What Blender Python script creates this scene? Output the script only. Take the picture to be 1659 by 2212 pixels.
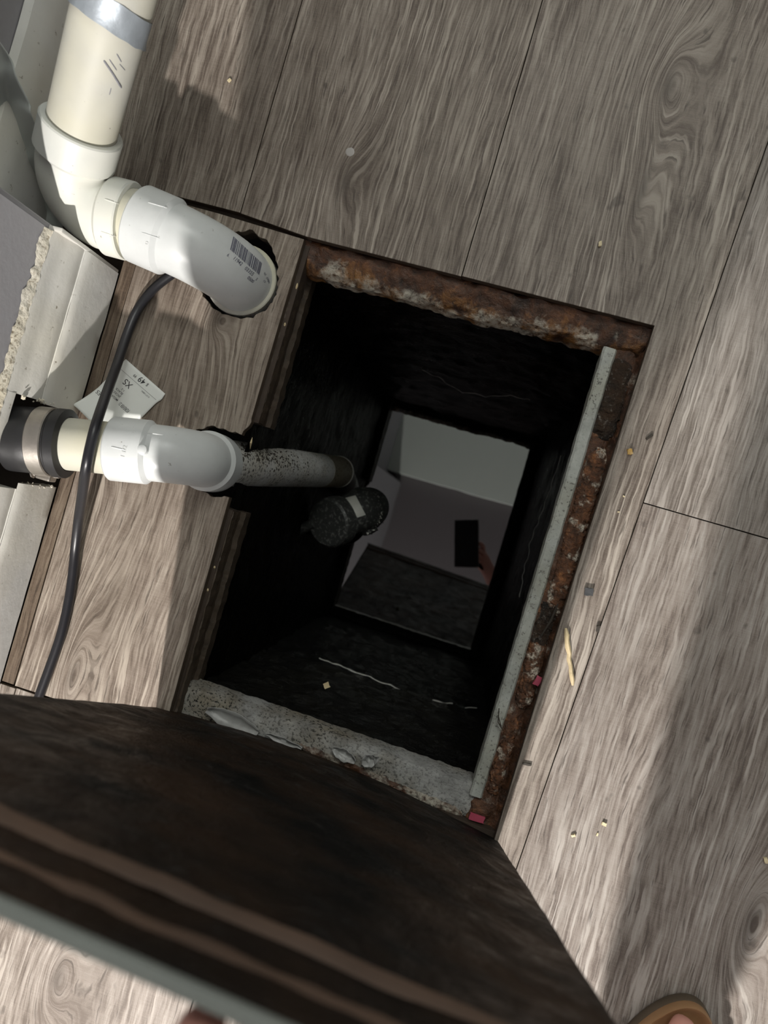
import bpy, bmesh, math, random
from mathutils import Vector, Matrix, noise, geometry
from mathutils.bvhtree import BVHTree
random.seed(7)
for _o in list(bpy.data.objects): bpy.data.objects.remove(_o)
C = bpy.context.scene.collection
SC = bpy.context.scene

# ------------------------------------------------------------------ camera
# A phone held 0.72 m above the floor, looking almost straight down.
FPX, HC = 1600.0, 0.72
PX, PY = 829.5, 1106.0
NX, NY = 1013.0, 1150.0                      # where the plumb line under the lens meets the floor in the photo
_d = Vector((NX - PX, -(NY - PY), -FPX)).normalized()
def _hit(px, py, z):
    r = Vector((px - PX, -(py - PY), -FPX)); return r * ((HC - z) / r.dot(_d))
_ex = (_hit(1418, 704, 0) - _hit(655, 512, 0)).normalized()
_ez = -_d; _ey = _ez.cross(_ex)
R3 = Matrix((_ex, _ey, _ez))                  # camera -> world
def at(px, py, z=0.0):                        # survey: photo point at a known height -> place in the room
    w = R3 @ _hit(px, py, z); return Vector((w.x, w.y, z))
EYE = Vector((0, 0, HC))
def ray(px, py): return (R3 @ Vector((px - PX, -(py - PY), -FPX))).normalized()

cam_d = bpy.data.cameras.new('camera'); cam = bpy.data.objects.new('camera', cam_d); C.objects.link(cam)
cam_d.sensor_fit = 'VERTICAL'; cam_d.sensor_height = 9.8; cam_d.sensor_width = 7.35
cam_d.lens = 9.8 * FPX / 2212.0
cam_d.clip_start = 0.005; cam_d.clip_end = 50
cam_d.dof.use_dof = True; cam_d.dof.focus_distance = 0.76; cam_d.dof.aperture_fstop = 1.9
cam.matrix_world = Matrix.Translation(EYE) @ R3.to_4x4()
SC.camera = cam

# ------------------------------------------------------------------ light
W = bpy.data.worlds.new('room_air'); SC.world = W; W.use_nodes = True
W.node_tree.nodes['Background'].inputs[0].default_value = (1.0, 0.99, 0.95, 1)
W.node_tree.nodes['Background'].inputs[1].default_value = 0.20
def light(name, kind, loc, power, color, size=0.1, aim=None, size_y=None):
    l = bpy.data.lights.new(name, kind); l.energy = power; l.color = color
    if kind == 'AREA':
        l.size = size
        if size_y: l.shape = 'RECTANGLE'; l.size_y = size_y
    else: l.shadow_soft_size = size
    o = bpy.data.objects.new(name, l); C.objects.link(o); o.location = loc
    if aim: o.rotation_euler = (Vector(aim) - Vector(loc)).to_track_quat('-Z', 'Y').to_euler()
    return o
light('bench_lamp', 'POINT', (0.03, -2.0, 1.38), 310, (1.0, 0.955, 0.91), 0.035)
light('soffit_fill', 'POINT', (0.25, 1.35, 2.02), 14, (1.0, 1.0, 0.97), 0.12)  # added fill light, brightens the soffit that the water mirrors
light('ceiling_tube', 'AREA', (-0.1, 1.7, 2.25), 8, (1.0, 1.0, 0.95), 1.2, (-0.1, 1.2, 0), 0.3)
SC.view_settings.view_transform = 'Standard'; SC.view_settings.look = 'None'
SC.view_settings.exposure = 0.25; SC.view_settings.gamma = 1.0; SC.view_settings.use_curve_mapping = False

# ------------------------------------------------------------------ materials
class NT:
    def __init__(s, name):
        s.m = bpy.data.materials.new(name); s.m.use_nodes = True; s.t = s.m.node_tree
        s.b = s.t.nodes['Principled BSDF']; s._co = None
    def n(s, typ, **kw):
        x = s.t.nodes.new(typ)
        for k, v in kw.items(): setattr(x, k, v)
        return x
    def put(s, sock, v):
        if v is None: return
        if isinstance(v, bpy.types.NodeSocket): s.t.links.new(v, sock)
        else:
            if isinstance(v, (tuple, list)) and len(v) == 3 and sock.type == 'RGBA': v = (*v, 1)
            sock.default_value = v
    def co(s):
        if not s._co: s._co = s.n('ShaderNodeTexCoord').outputs['Object']
        return s._co
    def math(s, op, a, b=None, c=None, clamp=False):
        x = s.n('ShaderNodeMath', operation=op); x.use_clamp = clamp
        s.put(x.inputs[0], a); s.put(x.inputs[1], b)
        if c is not None: s.put(x.inputs[2], c)
        return x.outputs[0]
    def xyz(s, v=None):
        x = s.n('ShaderNodeSeparateXYZ'); s.put(x.inputs[0], v or s.co()); return x.outputs
    def vec(s, a, b, c):
        x = s.n('ShaderNodeCombineXYZ'); s.put(x.inputs[0], a); s.put(x.inputs[1], b); s.put(x.inputs[2], c); return x.outputs[0]
    def noise(s, v, scale=5, detail=3, rough=0.55, dist=0.0):
        x = s.n('ShaderNodeTexNoise'); s.put(x.inputs['Vector'], v or s.co()); s.put(x.inputs['Scale'], scale)
        s.put(x.inputs['Detail'], detail); s.put(x.inputs['Roughness'], rough); s.put(x.inputs['Distortion'], dist)
        return x.outputs['Fac']
    def map(s, v, sc=(1, 1, 1), loc=(0, 0, 0), rot=(0, 0, 0)):
        x = s.n('ShaderNodeMapping'); s.put(x.inputs[0], v or s.co()); x.inputs['Scale'].default_value = sc
        x.inputs['Location'].default_value = loc; x.inputs['Rotation'].default_value = rot; return x.outputs[0]
    def ramp(s, f, stops, interp='LINEAR'):
        x = s.n('ShaderNodeValToRGB'); e = x.color_ramp.elements; x.color_ramp.interpolation = interp
        while len(e) < len(stops): e.new(0.5)
        for i, (p, c) in enumerate(stops):
            e[i].position = p
            e[i].color = (c, c, c, 1) if not isinstance(c, (tuple, list)) else (*c, 1)
        s.put(x.inputs[0], f); return x.outputs[0]
    def mix(s, f, a, b, mode='MIX'):
        x = s.n('ShaderNodeMix', data_type='RGBA', blend_type=mode)
        s.put(x.inputs[0], f); s.put(x.inputs[6], a); s.put(x.inputs[7], b); return x.outputs[2]
    def bump(s, h, strength=0.3, dist=0.002, base=None):
        x = s.n('ShaderNodeBump'); s.put(x.inputs['Height'], h); x.inputs['Strength'].default_value = strength
        x.inputs['Distance'].default_value = dist
        if base is not None: s.put(x.inputs['Normal'], base)
        s.put(s.b.inputs['Normal'], x.outputs[0]); return x.outputs[0]
    def out(s, col=None, rough=None, metal=None, spec=None, ior=None, coat=None):
        s.put(s.b.inputs['Base Color'], col); s.put(s.b.inputs['Roughness'], rough); s.put(s.b.inputs['Metallic'], metal)
        s.put(s.b.inputs['Specular IOR Level'], spec); s.put(s.b.inputs['IOR'], ior); s.put(s.b.inputs['Coat Weight'], coat)
        return s.m

def wood(name, seed, dark=(.135, .112, .095), mid=(.225, .195, .170), pale=(.40, .365, .33), knots=(), warp=.02, lines=1.0, tint=(1, 1, 1), rough=.5, line_gain=1.0, blotch=.5):
    """grey-brown laminate plank: grain rings as a warped coordinate, limed pale pores, knots with cathedral lines"""
    k = NT(name); X, Y, Z = k.xyz()
    low = k.noise(k.vec(k.math('MULTIPLY', X, 7.0), k.math('MULTIPLY', Y, 1.7), seed), 1.0, 2, .5)
    r = k.math('ADD', X, k.math('MULTIPLY', k.math('SUBTRACT', low, .5), warp * 4))
    wob = k.noise(k.vec(k.math('MULTIPLY', X, 22.0), k.math('MULTIPLY', Y, 9.0), seed + 3), 1.0, 3, .55)
    r = k.math('ADD', r, k.math('MULTIPLY', k.math('SUBTRACT', wob, .5), .009))
    jit = k.noise(k.vec(k.math('MULTIPLY', X, 120.0), k.math('MULTIPLY', Y, 70.0), seed + 6), 1.0, 2, .5)
    r = k.math('ADD', r, k.math('MULTIPLY', k.math('SUBTRACT', jit, .5), .0022))
    kn_mask = None
    for (kx, ky, amp, sx, sy) in knots:
        dx = k.math('MULTIPLY', k.math('SUBTRACT', X, kx), 1.0 / sx)
        dy = k.math('MULTIPLY', k.math('SUBTRACT', Y, ky), 1.0 / sy)
        q = k.math('ADD', k.math('MULTIPLY', dx, dx), k.math('MULTIPLY', dy, dy))
        g = k.math('DIVIDE', 1.0, k.math('ADD', 1.0, q))
        r = k.math('ADD', r, k.math('MULTIPLY', g, amp))
        g2 = k.math('POWER', g, 9.0)
        kn_mask = g2 if kn_mask is None else k.math('MAXIMUM', kn_mask, g2)
    fine = k.noise(k.vec(k.math('MULTIPLY', r, 420.0 * lines), k.math('MULTIPLY', Y, 24.0), seed + 1), 1.0, 3, .6)
    med = k.noise(k.vec(k.math('MULTIPLY', r, 130.0 * lines), k.math('MULTIPLY', Y, 7.0), seed + 2), 1.0, 2, .5)
    broad = k.noise(k.vec(k.math('MULTIPLY', r, 24.0), k.math('MULTIPLY', Y, 3.0), seed + 4), 1.0, 2, .5)
    v = k.math('ADD', k.math('MULTIPLY', fine, .55), k.math('MULTIPLY', med, .30))
    v = k.math('ADD', v, k.math('MULTIPLY', broad, .20))
    pore = k.ramp(k.noise(k.vec(k.math('MULTIPLY', r, 620.0), k.math('MULTIPLY', Y, 30.0), seed + 15), 1.0, 2, .5), [(.30, 1.0), (.40, 0.0)])
    saw = k.noise(k.vec(k.math('MULTIPLY', X, 60.0), k.math('MULTIPLY', Y, 900.0), seed + 5), 1.0, 2, .6)
    grit = k.noise(None, 1500.0, 2, .7)
    v = k.math('ADD', v, k.math('MULTIPLY', k.math('SUBTRACT', saw, .5), .10))
    v = k.math('ADD', v, k.math('MULTIPLY', k.math('SUBTRACT', grit, .5), .22))
    col = k.ramp(v, [(.41, dark), (.51, mid), (.61, tuple((a + b) / 2 for a, b in zip(mid, pale))), (.69, pale)])
    ln = k.noise(k.vec(k.math('MULTIPLY', r, 300.0 * lines), k.math('MULTIPLY', Y, 9.5), seed + 8), 1.0, 2, .5)
    lm = k.ramp(ln, [(.54, 0.0), (.64, .85 * line_gain)])
    patch = k.ramp(k.noise(k.vec(k.math('MULTIPLY', X, 14.0), k.math('MULTIPLY', Y, 4.0), seed + 9), 1.0, 2, .5), [(.38, .25), (.62, 1.0)])
    col = k.mix(k.math('MULTIPLY', lm, patch), col, tuple(min(1, p * 1.18) for p in pale))
    col = k.mix(k.math('MULTIPLY', pore, .75), col, tuple(c * .62 for c in dark))
    bl = k.noise(k.vec(k.math('MULTIPLY', X, 9.0), k.math('MULTIPLY', Y, 5.0), seed + 12), 1.0, 3, .6)
    col = k.mix(blotch, col, k.mix(k.ramp(bl, [(.3, 0.0), (.7, 1.0)]), (.78, .76, .72), (1.16, 1.15, 1.14)), 'MULTIPLY')
    spots = k.ramp(k.noise(k.vec(k.math('MULTIPLY', X, 55.0), k.math('MULTIPLY', Y, 40.0), seed + 11), 1.0, 2, .5), [(.24, 1.0), (.30, 0.0)])
    col = k.mix(k.math('MULTIPLY', spots, .55), col, tuple(c * .45 for c in dark))
    if kn_mask is not None: col = k.mix(k.math('MULTIPLY', kn_mask, .62), col, tuple(c * .55 for c in dark))
    col = k.mix(1.0, col, tint, 'MULTIPLY')
    h = k.math('ADD', k.math('MULTIPLY', fine, .6), k.math('MULTIPLY', lm, .35))
    k.bump(h, .30, .0012)
    return k.out(col, k.math('ADD', k.math('MULTIPLY', v, .3), rough - .12), spec=.28)

def speck(name, col, rough=.35, dirt=(.12, .10, .07), amount=.08, yellow=None, bump=.05, spec=.5, scale=1.0, mott=.10):
    k = NT(name)
    a = k.noise(None, 28 * scale, 4, .6); b = k.noise(None, 210 * scale, 3, .6); c = k.noise(None, 8 * scale, 3, .6)
    base = k.mix(k.ramp(a, [(.35, 0.0), (.7, 1.0)]), tuple(x * (1 - mott) for x in col), col)
    if yellow: base = k.mix(k.ramp(c, [(.42, 0.0), (.72, .8)]), base, yellow)
    t = .5 - amount
    d = k.math('MULTIPLY', k.ramp(b, [(t - .12, 1.0), (t - .02, 0.0)]), k.ramp(c, [(.35, .2), (.6, 1.0)]))
    base = k.mix(d, base, dirt)
    k.bump(b, bump, .001)
    return k.out(base, k.math('ADD', k.math('MULTIPLY', a, .25), rough - .1), spec=spec)

def rust(name, bias=0.0, wet=.45, pale_amt=1.0, scale=1.0, edge=None, gain=1.0):
    k = NT(name)
    a = k.noise(None, 38 * scale, 6, .68, .4); b = k.noise(k.map(None, loc=(3, 1, 2)), 20 * scale, 5, .62)
    c = k.noise(k.map(None, loc=(7, 5, 1)), 150 * scale, 4, .7)
    col = k.ramp(a, [(.28, (.012, .008, .006)), (.44, (.055, .026, .014)), (.56, (.095, .042, .021)), (.68, (.19, .082, .034)), (.79, (.36, .17, .055))])
    if edge: b2 = k.math('ADD', k.math('ADD', b, bias), k.math('MULTIPLY', k.math('SUBTRACT', edge[0], k.xyz()[1]), edge[1]))
    else: b2 = k.math('ADD', b, bias)
    if edge: col = k.mix(k.ramp(k.math('ADD', k.math('ADD', a, .02), k.math('MULTIPLY', k.math('SUBTRACT', edge[0], k.xyz()[1]), edge[1] * 1.2)), [(.52, 0.0), (.68, .9)]), col, (.22, .105, .030))
    p = k.math('MULTIPLY', k.ramp(b2, [(.53, 0.0), (.63, 1.0)]), pale_amt)
    p = k.math('MULTIPLY', p, k.ramp(c, [(.36, .15), (.56, 1.0)]))
    col = k.mix(p, col, (.46, .43, .36))
    col = k.mix(k.ramp(c, [(.30, .8), (.45, 0.0)]), col, (.012, .009, .007))
    if gain != 1.0: col = k.mix(1.0, col, (gain, gain, gain), 'MULTIPLY')
    k.bump(k.math('ADD', a, k.math('MULTIPLY', c, .5)), .9, .004)
    return k.out(col, k.ramp(b, [(.35, wet * .7), (.7, min(1, wet * 1.9))]), spec=.5)

def wet_black(name, tone=.004, rough=.30, scale=1.0, streak=True, pale=.035, bump=.8, brown=(.010, .006, .004), spec=.16):
    k = NT(name)
    v = k.map(None, sc=(1.0, 1.0, 2.2)) if streak else None
    a = k.noise(v, 26 * scale, 6, .7, .5); b = k.noise(k.map(None, loc=(4, 2, 9)), 95 * scale, 4, .7); c = k.noise(k.map(None, loc=(1, 6, 3)), 7 * scale, 3, .6)
    col = k.mix(k.ramp(c, [(.35, 0.0), (.65, 1.0)]), (tone, tone, tone * .95), brown)
    m = k.math('MULTIPLY', k.ramp(a, [(.55, 0.0), (.75, 1.0)]), k.ramp(b, [(.45, 0.0), (.65, 1.0)]))
    col = k.mix(m, col, (pale, pale * .98, pale * .9))
    k.bump(k.math('ADD', a, k.math('MULTIPLY', b, .6)), bump, .006)
    return k.out(col, k.ramp(a, [(.3, rough * .6), (.7, rough * 1.6)]), spec=spec)

def plain(name, col, rough=.5, metal=0.0, spec=.5, var=.12, scale=60, bump=.0):
    k = NT(name); a = k.noise(None, scale, 4, .6)
    base = k.mix(a, tuple(x * (1 - var) for x in col), tuple(min(1, x * (1 + var)) for x in col))
    if bump: k.bump(a, bump, .002)
    return k.out(base, rough, metal, spec)

M = {}
M['pvc'] = speck('white_pvc', (.60, .62, .60), .42, amount=.17, yellow=(.73, .72, .63), bump=.04)
M['pvc_cool'] = speck('bright_white_pvc', (.63, .65, .645), .34, amount=.17, bump=.03)
M['pvc_cream'] = speck('aged_cream_pvc', (.51, .505, .45), .55, amount=.20, yellow=(.60, .57, .42), bump=.05)
M['drop'] = speck('dirty_drop_pipe_pvc', (.76, .76, .74), .45, dirt=(.05, .045, .035), amount=-.005, yellow=(.45, .40, .30), bump=.25, scale=1.5)
M['rubber'] = plain('black_rubber', (.018, .018, .019), .42, spec=.4, bump=.1)
M['cable'] = plain('black_cable_jacket', (.012, .012, .015), .36, spec=.5, bump=.08, scale=120)
M['steel'] = plain('clamp_steel', (.42, .39, .35), .38, .9, var=.25, scale=90, bump=.1)
M['foil'] = plain('silver_tape', (.36, .40, .44), .5, .45, var=.3, scale=55, bump=.35)
M['paper'] = plain('tag_paper', (.78, .80, .77), .6, var=.03, scale=40)
M['ink'] = plain('black_ink', (.022, .022, .026), .6, var=.1)
M['ink_blue'] = plain('purple_grey_ink', (.085, .085, .13), .55, var=.2, scale=400)
M['ink_line'] = plain('thin_grey_print', (.30, .31, .30), .6, var=.1)
M['paint'] = speck('old_white_paint', (.66, .66, .64), .42, dirt=(.20, .17, .12), amount=.14, yellow=(.64, .61, .52), bump=.25, scale=.7, mott=.16)
M['caulk'] = speck('ragged_cream_caulk', (.66, .63, .55), .6, dirt=(.24, .20, .14), amount=.02, yellow=(.60, .54, .40), bump=.8, scale=1.6)
M['drywall'] = plain('grey_wall_paint', (.36, .355, .375), .7, spec=.25, var=.05, scale=160, bump=.12)
M['raw'] = rust('raw_wood_dark', .0, .6, .15)
M['subfloor'] = plain('dark_subfloor_wood', (.045, .030, .020), .7, var=.5, scale=70, bump=.5)
M['deck_side'] = plain('stained_deck_side', (.060, .042, .027), .6, var=.7, scale=90, bump=.6)
M['edge'] = plain('dark_plank_core', (.075, .052, .034), .65, var=.5, scale=120, bump=.4)
M['rust'] = rust('rusty_steel_flaking', .03, .42)
M['rust_far'] = rust('rusty_far_angle', .0, .42, .85, 1.25, (.2185, 9.0), 1.12)
M['rust_scale'] = rust('lit_granular_rust_scale', -.01, .26, .8, 3.4, None, 2.1)  # gain and pale flecks put lamp light and glints into the rust colour
M['rust_dark'] = rust('dark_wet_rust', -.08, .32, .6, 1.8, None, 1.3)  # gain lifts the rust colour to stand in for lamp light on the ledge
M['gasket'] = speck('grey_gasket', (.50, .52, .48), .50, dirt=(.05, .05, .04), amount=.04, yellow=(.24, .23, .16), bump=.3, scale=1.6, mott=.35)
M['flange'] = speck('pale_scaled_flange', (.43, .43, .415), .5, dirt=(.02, .02, .016), amount=.0, yellow=(.20, .16, .09), bump=.8, scale=1.6, mott=.4)
M['flange_stain'] = rust('brown_stained_flange', .06, .4, .9, 1.3)
M['pit'] = wet_black('wet_black_tank_wall')
M['pit_left'] = wet_black('shaded_tank_side', .002, .30, 1.0, True, .010, .6, (.004, .003, .002), .05)  # darker copy of the tank wall, its shade put into the colour
M['pit_near'] = wet_black('greasy_wall_painted_glints', .003, .13, 2.6, True, .11, 1.0, (.006, .005, .002), .13)  # pale patches are glints painted on the greasy wall
M['lid'] = wet_black('wet_lid_underside', .005, .50, 1.5, False, .05, .7, (.034, .020, .012), .12)
M['ridge'] = plain('lid_rust_ridge', (.090, .053, .034), .6, var=.75, scale=16, bump=.4)
M['lid_gasket'] = plain('lid_gasket_grey', (.22, .24, .22), .6, var=.12, scale=30)
M['rust_gunk'] = wet_black('wet_grease_painted_glints', .030, .13, 5.0, False, .85, 1.0, (.09, .055, .034), .6)  # black grease; its pale patches are painted glints
M['scum'] = plain('pale_scum', (.62, .61, .56), .5, var=.3, scale=200)
M['pump'] = speck('black_pump_casing', (.050, .052, .050), .45, dirt=(.20, .20, .19), amount=.02, bump=.3, scale=1.0)
M['label'] = plain('pump_label', (.75, .74, .68), .5, var=.2)
M['sheet'] = plain('grey_plastic_sheet', (.50, .53, .51), .32, spec=.5, var=.12, scale=14, bump=.12)
M['straw'] = plain('pale_wood_splinter', (.62, .50, .30), .6, var=.25, scale=200, bump=.3)
M['crumb'] = plain('cream_crumb', (.70, .60, .38), .6, var=.2, scale=300)
M['amber'] = plain('amber_crumb', (.45, .28, .08), .35, var=.3, scale=300)
M['chip'] = plain('dark_grey_chip', (.06, .062, .066), .55, var=.35, scale=300, bump=.3)
M['pink'] = plain('pink_scrap', (.46, .07, .12), .45, var=.2, scale=200)
M['twig'] = plain('dark_twig', (.035, .028, .020), .7, var=.3, scale=200)
M['leather'] = plain('tan_leather', (.34, .19, .09), .5, var=.15, scale=60, bump=.15)
M['sole'] = plain('dark_sandal_sole', (.10, .075, .05), .6, var=.15)
M['skin'] = plain('skin', (.66, .32, .26), .48, var=.08, scale=60, bump=.05)
M['cloth'] = plain('dark_clothes', (.035, .036, .042), .9, spec=.1, var=.2, scale=200)
M['hair'] = plain('dark_hair', (.02, .016, .013), .5, var=.3, scale=200)
M['phone'] = plain('dark_phone_body', (.02, .02, .023), .3, var=.1)
M['glass'] = plain('phone_lens_glass', (.01, .01, .012), .08, var=.1)
M['ceiling'] = plain('shaded_ceiling', (.15, .138, .145), .8, var=.03, scale=20)  # dark tone carries the shade on this part of the ceiling
M['soffit'] = plain('green_white_soffit', (.80, .88, .82), .7, var=.03, scale=20)  # pale tone also carries the stronger light on this part
M['scuff'] = plain('grey_scuff', (.20, .20, .22), .6, var=.3, scale=200)
M['hole'] = plain('dark_wall_cavity', (.010, .009, .008), .8, var=.4, scale=90, bump=.5)
k = NT('murky_water')
M['water'] = k.out((.0012, .0014, .0013), .012, ior=2.0, spec=.5)
k.bump(k.noise(None, 14, 2, .5), .012, .004)

# ------------------------------------------------------------------ helpers
def link(name, me, mat, parent=None, smooth=None):
    o = bpy.data.objects.new(name, me); C.objects.link(o)
    if mat is not None:
        for m in (mat if isinstance(mat, (list, tuple)) else [mat]): me.materials.append(m)
    if parent is not None: o.parent = parent
    if smooth is not None:
        me.polygons.foreach_set('use_smooth', [True] * len(me.polygons)); me.set_sharp_from_angle(angle=math.radians(smooth))
    return o
def mesh(name, vs, fs, mat, parent=None, smooth=None):
    me = bpy.data.meshes.new(name); me.from_pydata([tuple(v) for v in vs], [], fs); me.update()
    bm = bmesh.new(); bm.from_mesh(me); bmesh.ops.recalc_face_normals(bm, faces=bm.faces); bm.to_mesh(me); bm.free()
    return link(name, me, mat, parent, smooth)
def thing(name, label, cat, loc=(0, 0, 0), group=None):
    o = bpy.data.objects.new(name, None); C.objects.link(o); o.empty_display_size = .02
    o['label'] = label; o['category'] = cat
    if group: o['group'] = group
    return o
def tag(o, label, cat, group=None, kind=None):
    o['label'] = label; o['category'] = cat
    if group: o['group'] = group
    if kind: o['kind'] = kind
    return o
def struct(o): o['kind'] = 'structure'; return o
def nz(v, s=1.0, off=0.0): return noise.noise(Vector(v) * s + Vector((off, off * .7, off * 1.3)))

def slab(name, outline, z0, z1, mat, parent=None, holes=(), chamfer=.0004, side_mat=None):
    """flat piece with any outline and holes; top edge chamfered"""
    rings = [list(outline)] + [list(h) for h in holes]
    def ccw(p): return sum(a[0] * b[1] - b[0] * a[1] for a, b in zip(p, p[1:] + p[:1])) > 0
    rings = [r if ccw(r) == (i == 0) else r[::-1] for i, r in enumerate(rings)]
    def inset(r, d):
        out = []
        for i, p in enumerate(r):
            a = Vector(r[i - 1][:2]); b = Vector(p[:2]); c = Vector(r[(i + 1) % len(r)][:2])
            n1 = (b - a).normalized(); n2 = (c - b).normalized()
            n = Vector((-n1.y - n2.y, n1.x + n2.x))
            n = n.normalized() if n.length > 1e-6 else Vector((0, 0))
            out.append((b.x + n.x * d, b.y + n.y * d))
        return out
    top = [inset(r, chamfer) for r in rings]
    vs, fs, mi = [], [], []
    flat = [p for r in top for p in r]
    vs += [(p[0], p[1], z1) for p in flat]
    for t in geometry.tessellate_polygon([[Vector((p[0], p[1], 0)) for p in r] for r in top]): fs.append(tuple(t)); mi.append(0)
    n = len(flat); flat2 = [p for r in rings for p in r]
    vs += [(p[0], p[1], z1 - chamfer) for p in flat2]; vs += [(p[0], p[1], z0) for p in flat2]
    s = 0
    for r in rings:
        L = len(r)
        for i in range(L):
            a, b = s + i, s + (i + 1) % L
            fs.append((a, b, n + b, n + a)); mi.append(0)
            fs.append((n + a, n + b, 2 * n + b, 2 * n + a)); mi.append(1)
        s += L
    me = bpy.data.meshes.new(name); me.from_pydata(vs, [], fs); me.update()
    o = link(name, me, [mat, side_mat or mat], parent)
    for p, i in zip(me.polygons, mi): p.material_index = i
    bm = bmesh.new(); bm.from_mesh(me); bmesh.ops.recalc_face_normals(bm, faces=bm.faces); bm.to_mesh(me); bm.free()
    return o

def box(name, a, b, mat, parent=None, bevel=0.0):
    bm = bmesh.new(); bmesh.ops.create_cube(bm, size=1)
    a, b = Vector(a), Vector(b)
    for v in bm.verts: v.co = Vector((a[i] + (b[i] - a[i]) * (v.co[i] + .5) for i in range(3)))
    if bevel: bmesh.ops.bevel(bm, geom=bm.edges[:], offset=bevel, segments=2, affect='EDGES', profile=.6)
    me = bpy.data.meshes.new(name); bm.to_mesh(me); bm.free()
    return link(name, me, mat, parent)

def sweep(name, pts, radii, mat, parent=None, segs=40, cap=(True, True), smooth=35, wob=0.0, raw=False):
    pts = [Vector(p) for p in pts]; T = []
    for i in range(len(pts)):
        a = pts[max(i - 1, 0)]; b = pts[min(i + 1, len(pts) - 1)]
        t = b - a
        T.append(t.normalized() if t.length > 1e-9 else T[-1])
    n = T[0].orthogonal().normalized(); vs, fs = [], []
    for i, (p, t, r) in enumerate(zip(pts, T, radii)):
        n = (n - t * n.dot(t)).normalized(); b = t.cross(n)
        for j in range(segs):
            a = 2 * math.pi * j / segs; rr = r * (1 + wob * nz(p + n * math.cos(a) * r + b * math.sin(a) * r, 90))
            vs.append(p + (n * math.cos(a) + b * math.sin(a)) * rr)
    for i in range(len(pts) - 1):
        for j in range(segs):
            k2 = (j + 1) % segs
            fs.append((i * segs + j, i * segs + k2, (i + 1) * segs + k2, (i + 1) * segs + j))
    if cap[0]: fs.append(tuple(range(segs))[::-1])
    if cap[1]: fs.append(tuple((len(pts) - 1) * segs + j for j in range(segs)))
    if raw: return vs, fs
    return mesh(name, vs, fs, mat, parent, smooth)

def line_pts(a, b, n): return [a.lerp(b, i / (n - 1)) for i in range(n)]
def arc_path(a, corner, b, R, n=18):
    """a -> tangent arc of radius R about the corner -> b; returns points, (start, end) arc lengths"""
    u = (a - corner).normalized(); v = (b - corner).normalized()
    half = math.acos(max(-1, min(1, u.dot(v)))) / 2; t = R / math.tan(half)
    p, q = corner + u * t, corner + v * t
    c = corner + (u + v).normalized() * (R / math.sin(half))
    e1 = (p - c); e2 = (q - c); ang = math.pi - 2 * half
    w = e1.cross(e2).normalized()
    arc = [c + (Matrix.Rotation(ang * i / (n - 1), 3, w) @ e1) for i in range(n)]
    return arc, p, q
def hub_pts(a, b, r_out, r_body, lip=.0015, step=.004):
    """points and radii for a socket from its open face a to where the bend begins at b"""
    d = (b - a); L = d.length; d.normalize()
    P = [a, a + d * lip, a + d * (L - step), a + d * L]
    return P, [r_out - lip * .8, r_out, r_out, r_body]
def elbow(name, a, corner, b, R, r_hub, r_body, mat, parent, first_hub=True, last_hub=True, hole=.83):
    """moulded bend: socket, swept body, socket"""
    arc, p, q = arc_path(a, corner, b, R)
    d1 = (p - a).normalized(); d2 = (b - q).normalized()
    P, rad, T = [], [], []
    hp, hr = hub_pts(a, p, r_hub, r_body)
    P += [a + d1 * .012, a] + hp; rad += [r_hub * hole] * 2 + hr; T += [d1] * 6
    for i, c in enumerate(arc):
        t = arc[min(i + 1, len(arc) - 1)] - arc[max(i - 1, 0)]; P.append(c); rad.append(r_body); T.append(t.normalized())
    hp, hr = hub_pts(b, q, r_hub, r_body)
    P += hp[::-1] + [b, b - d2 * .012]; rad += hr[::-1] + [r_hub * hole] * 2; T += [d2] * 6
    return _rings(name, P, T, rad, mat, parent, 56, 32)
def sweep_rings(name, P, rad, mat, parent, segs=48, smooth=32, dirs=None):
    P = [Vector(p) for p in P]; T = []
    for i in range(len(P)):
        t = Vector((0, 0, 0))
        for w in range(1, 5):
            a = P[max(i - w, 0)]; b = P[min(i + w, len(P) - 1)]
            if (b - a).length > 1e-3: t = b - a; break
        # at reversals (socket mouths) keep the previous direction
        if T and t.normalized().dot(T[-1]) < .2: t = T[-1]
        T.append(t.normalized())
    return _rings(name, P, T, rad, mat, parent, segs, smooth)
def _rings(name, P, T, rad, mat, parent, segs, smooth):
    n = T[0].orthogonal().normalized(); vs, fs = [], []
    for p, t, r in zip(P, T, rad):
        n = (n - t * n.dot(t)).normalized(); b = t.cross(n)
        for j in range(segs):
            a = 2 * math.pi * j / segs; vs.append(p + (n * math.cos(a) + b * math.sin(a)) * r)
    for i in range(len(P) - 1):
        for j in range(segs):
            k2 = (j + 1) % segs
            fs.append((i * segs + j, i * segs + k2, (i + 1) * segs + k2, (i + 1) * segs + j))
    return mesh(name, vs, fs, mat, parent, smooth)

def band(name, a, b, r0, r1, mat, parent, segs=48, bev=.001):
    """short ring between two axis points"""
    a, b = Vector(a), Vector(b); d = (b - a).normalized()
    P = [a, a, a + d * bev, b - d * bev, b, b]; R = [r0, r1 - bev, r1, r1, r1 - bev, r0]
    return _rings(name, P, [d] * 6, R, mat, parent, segs, 32)

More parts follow.
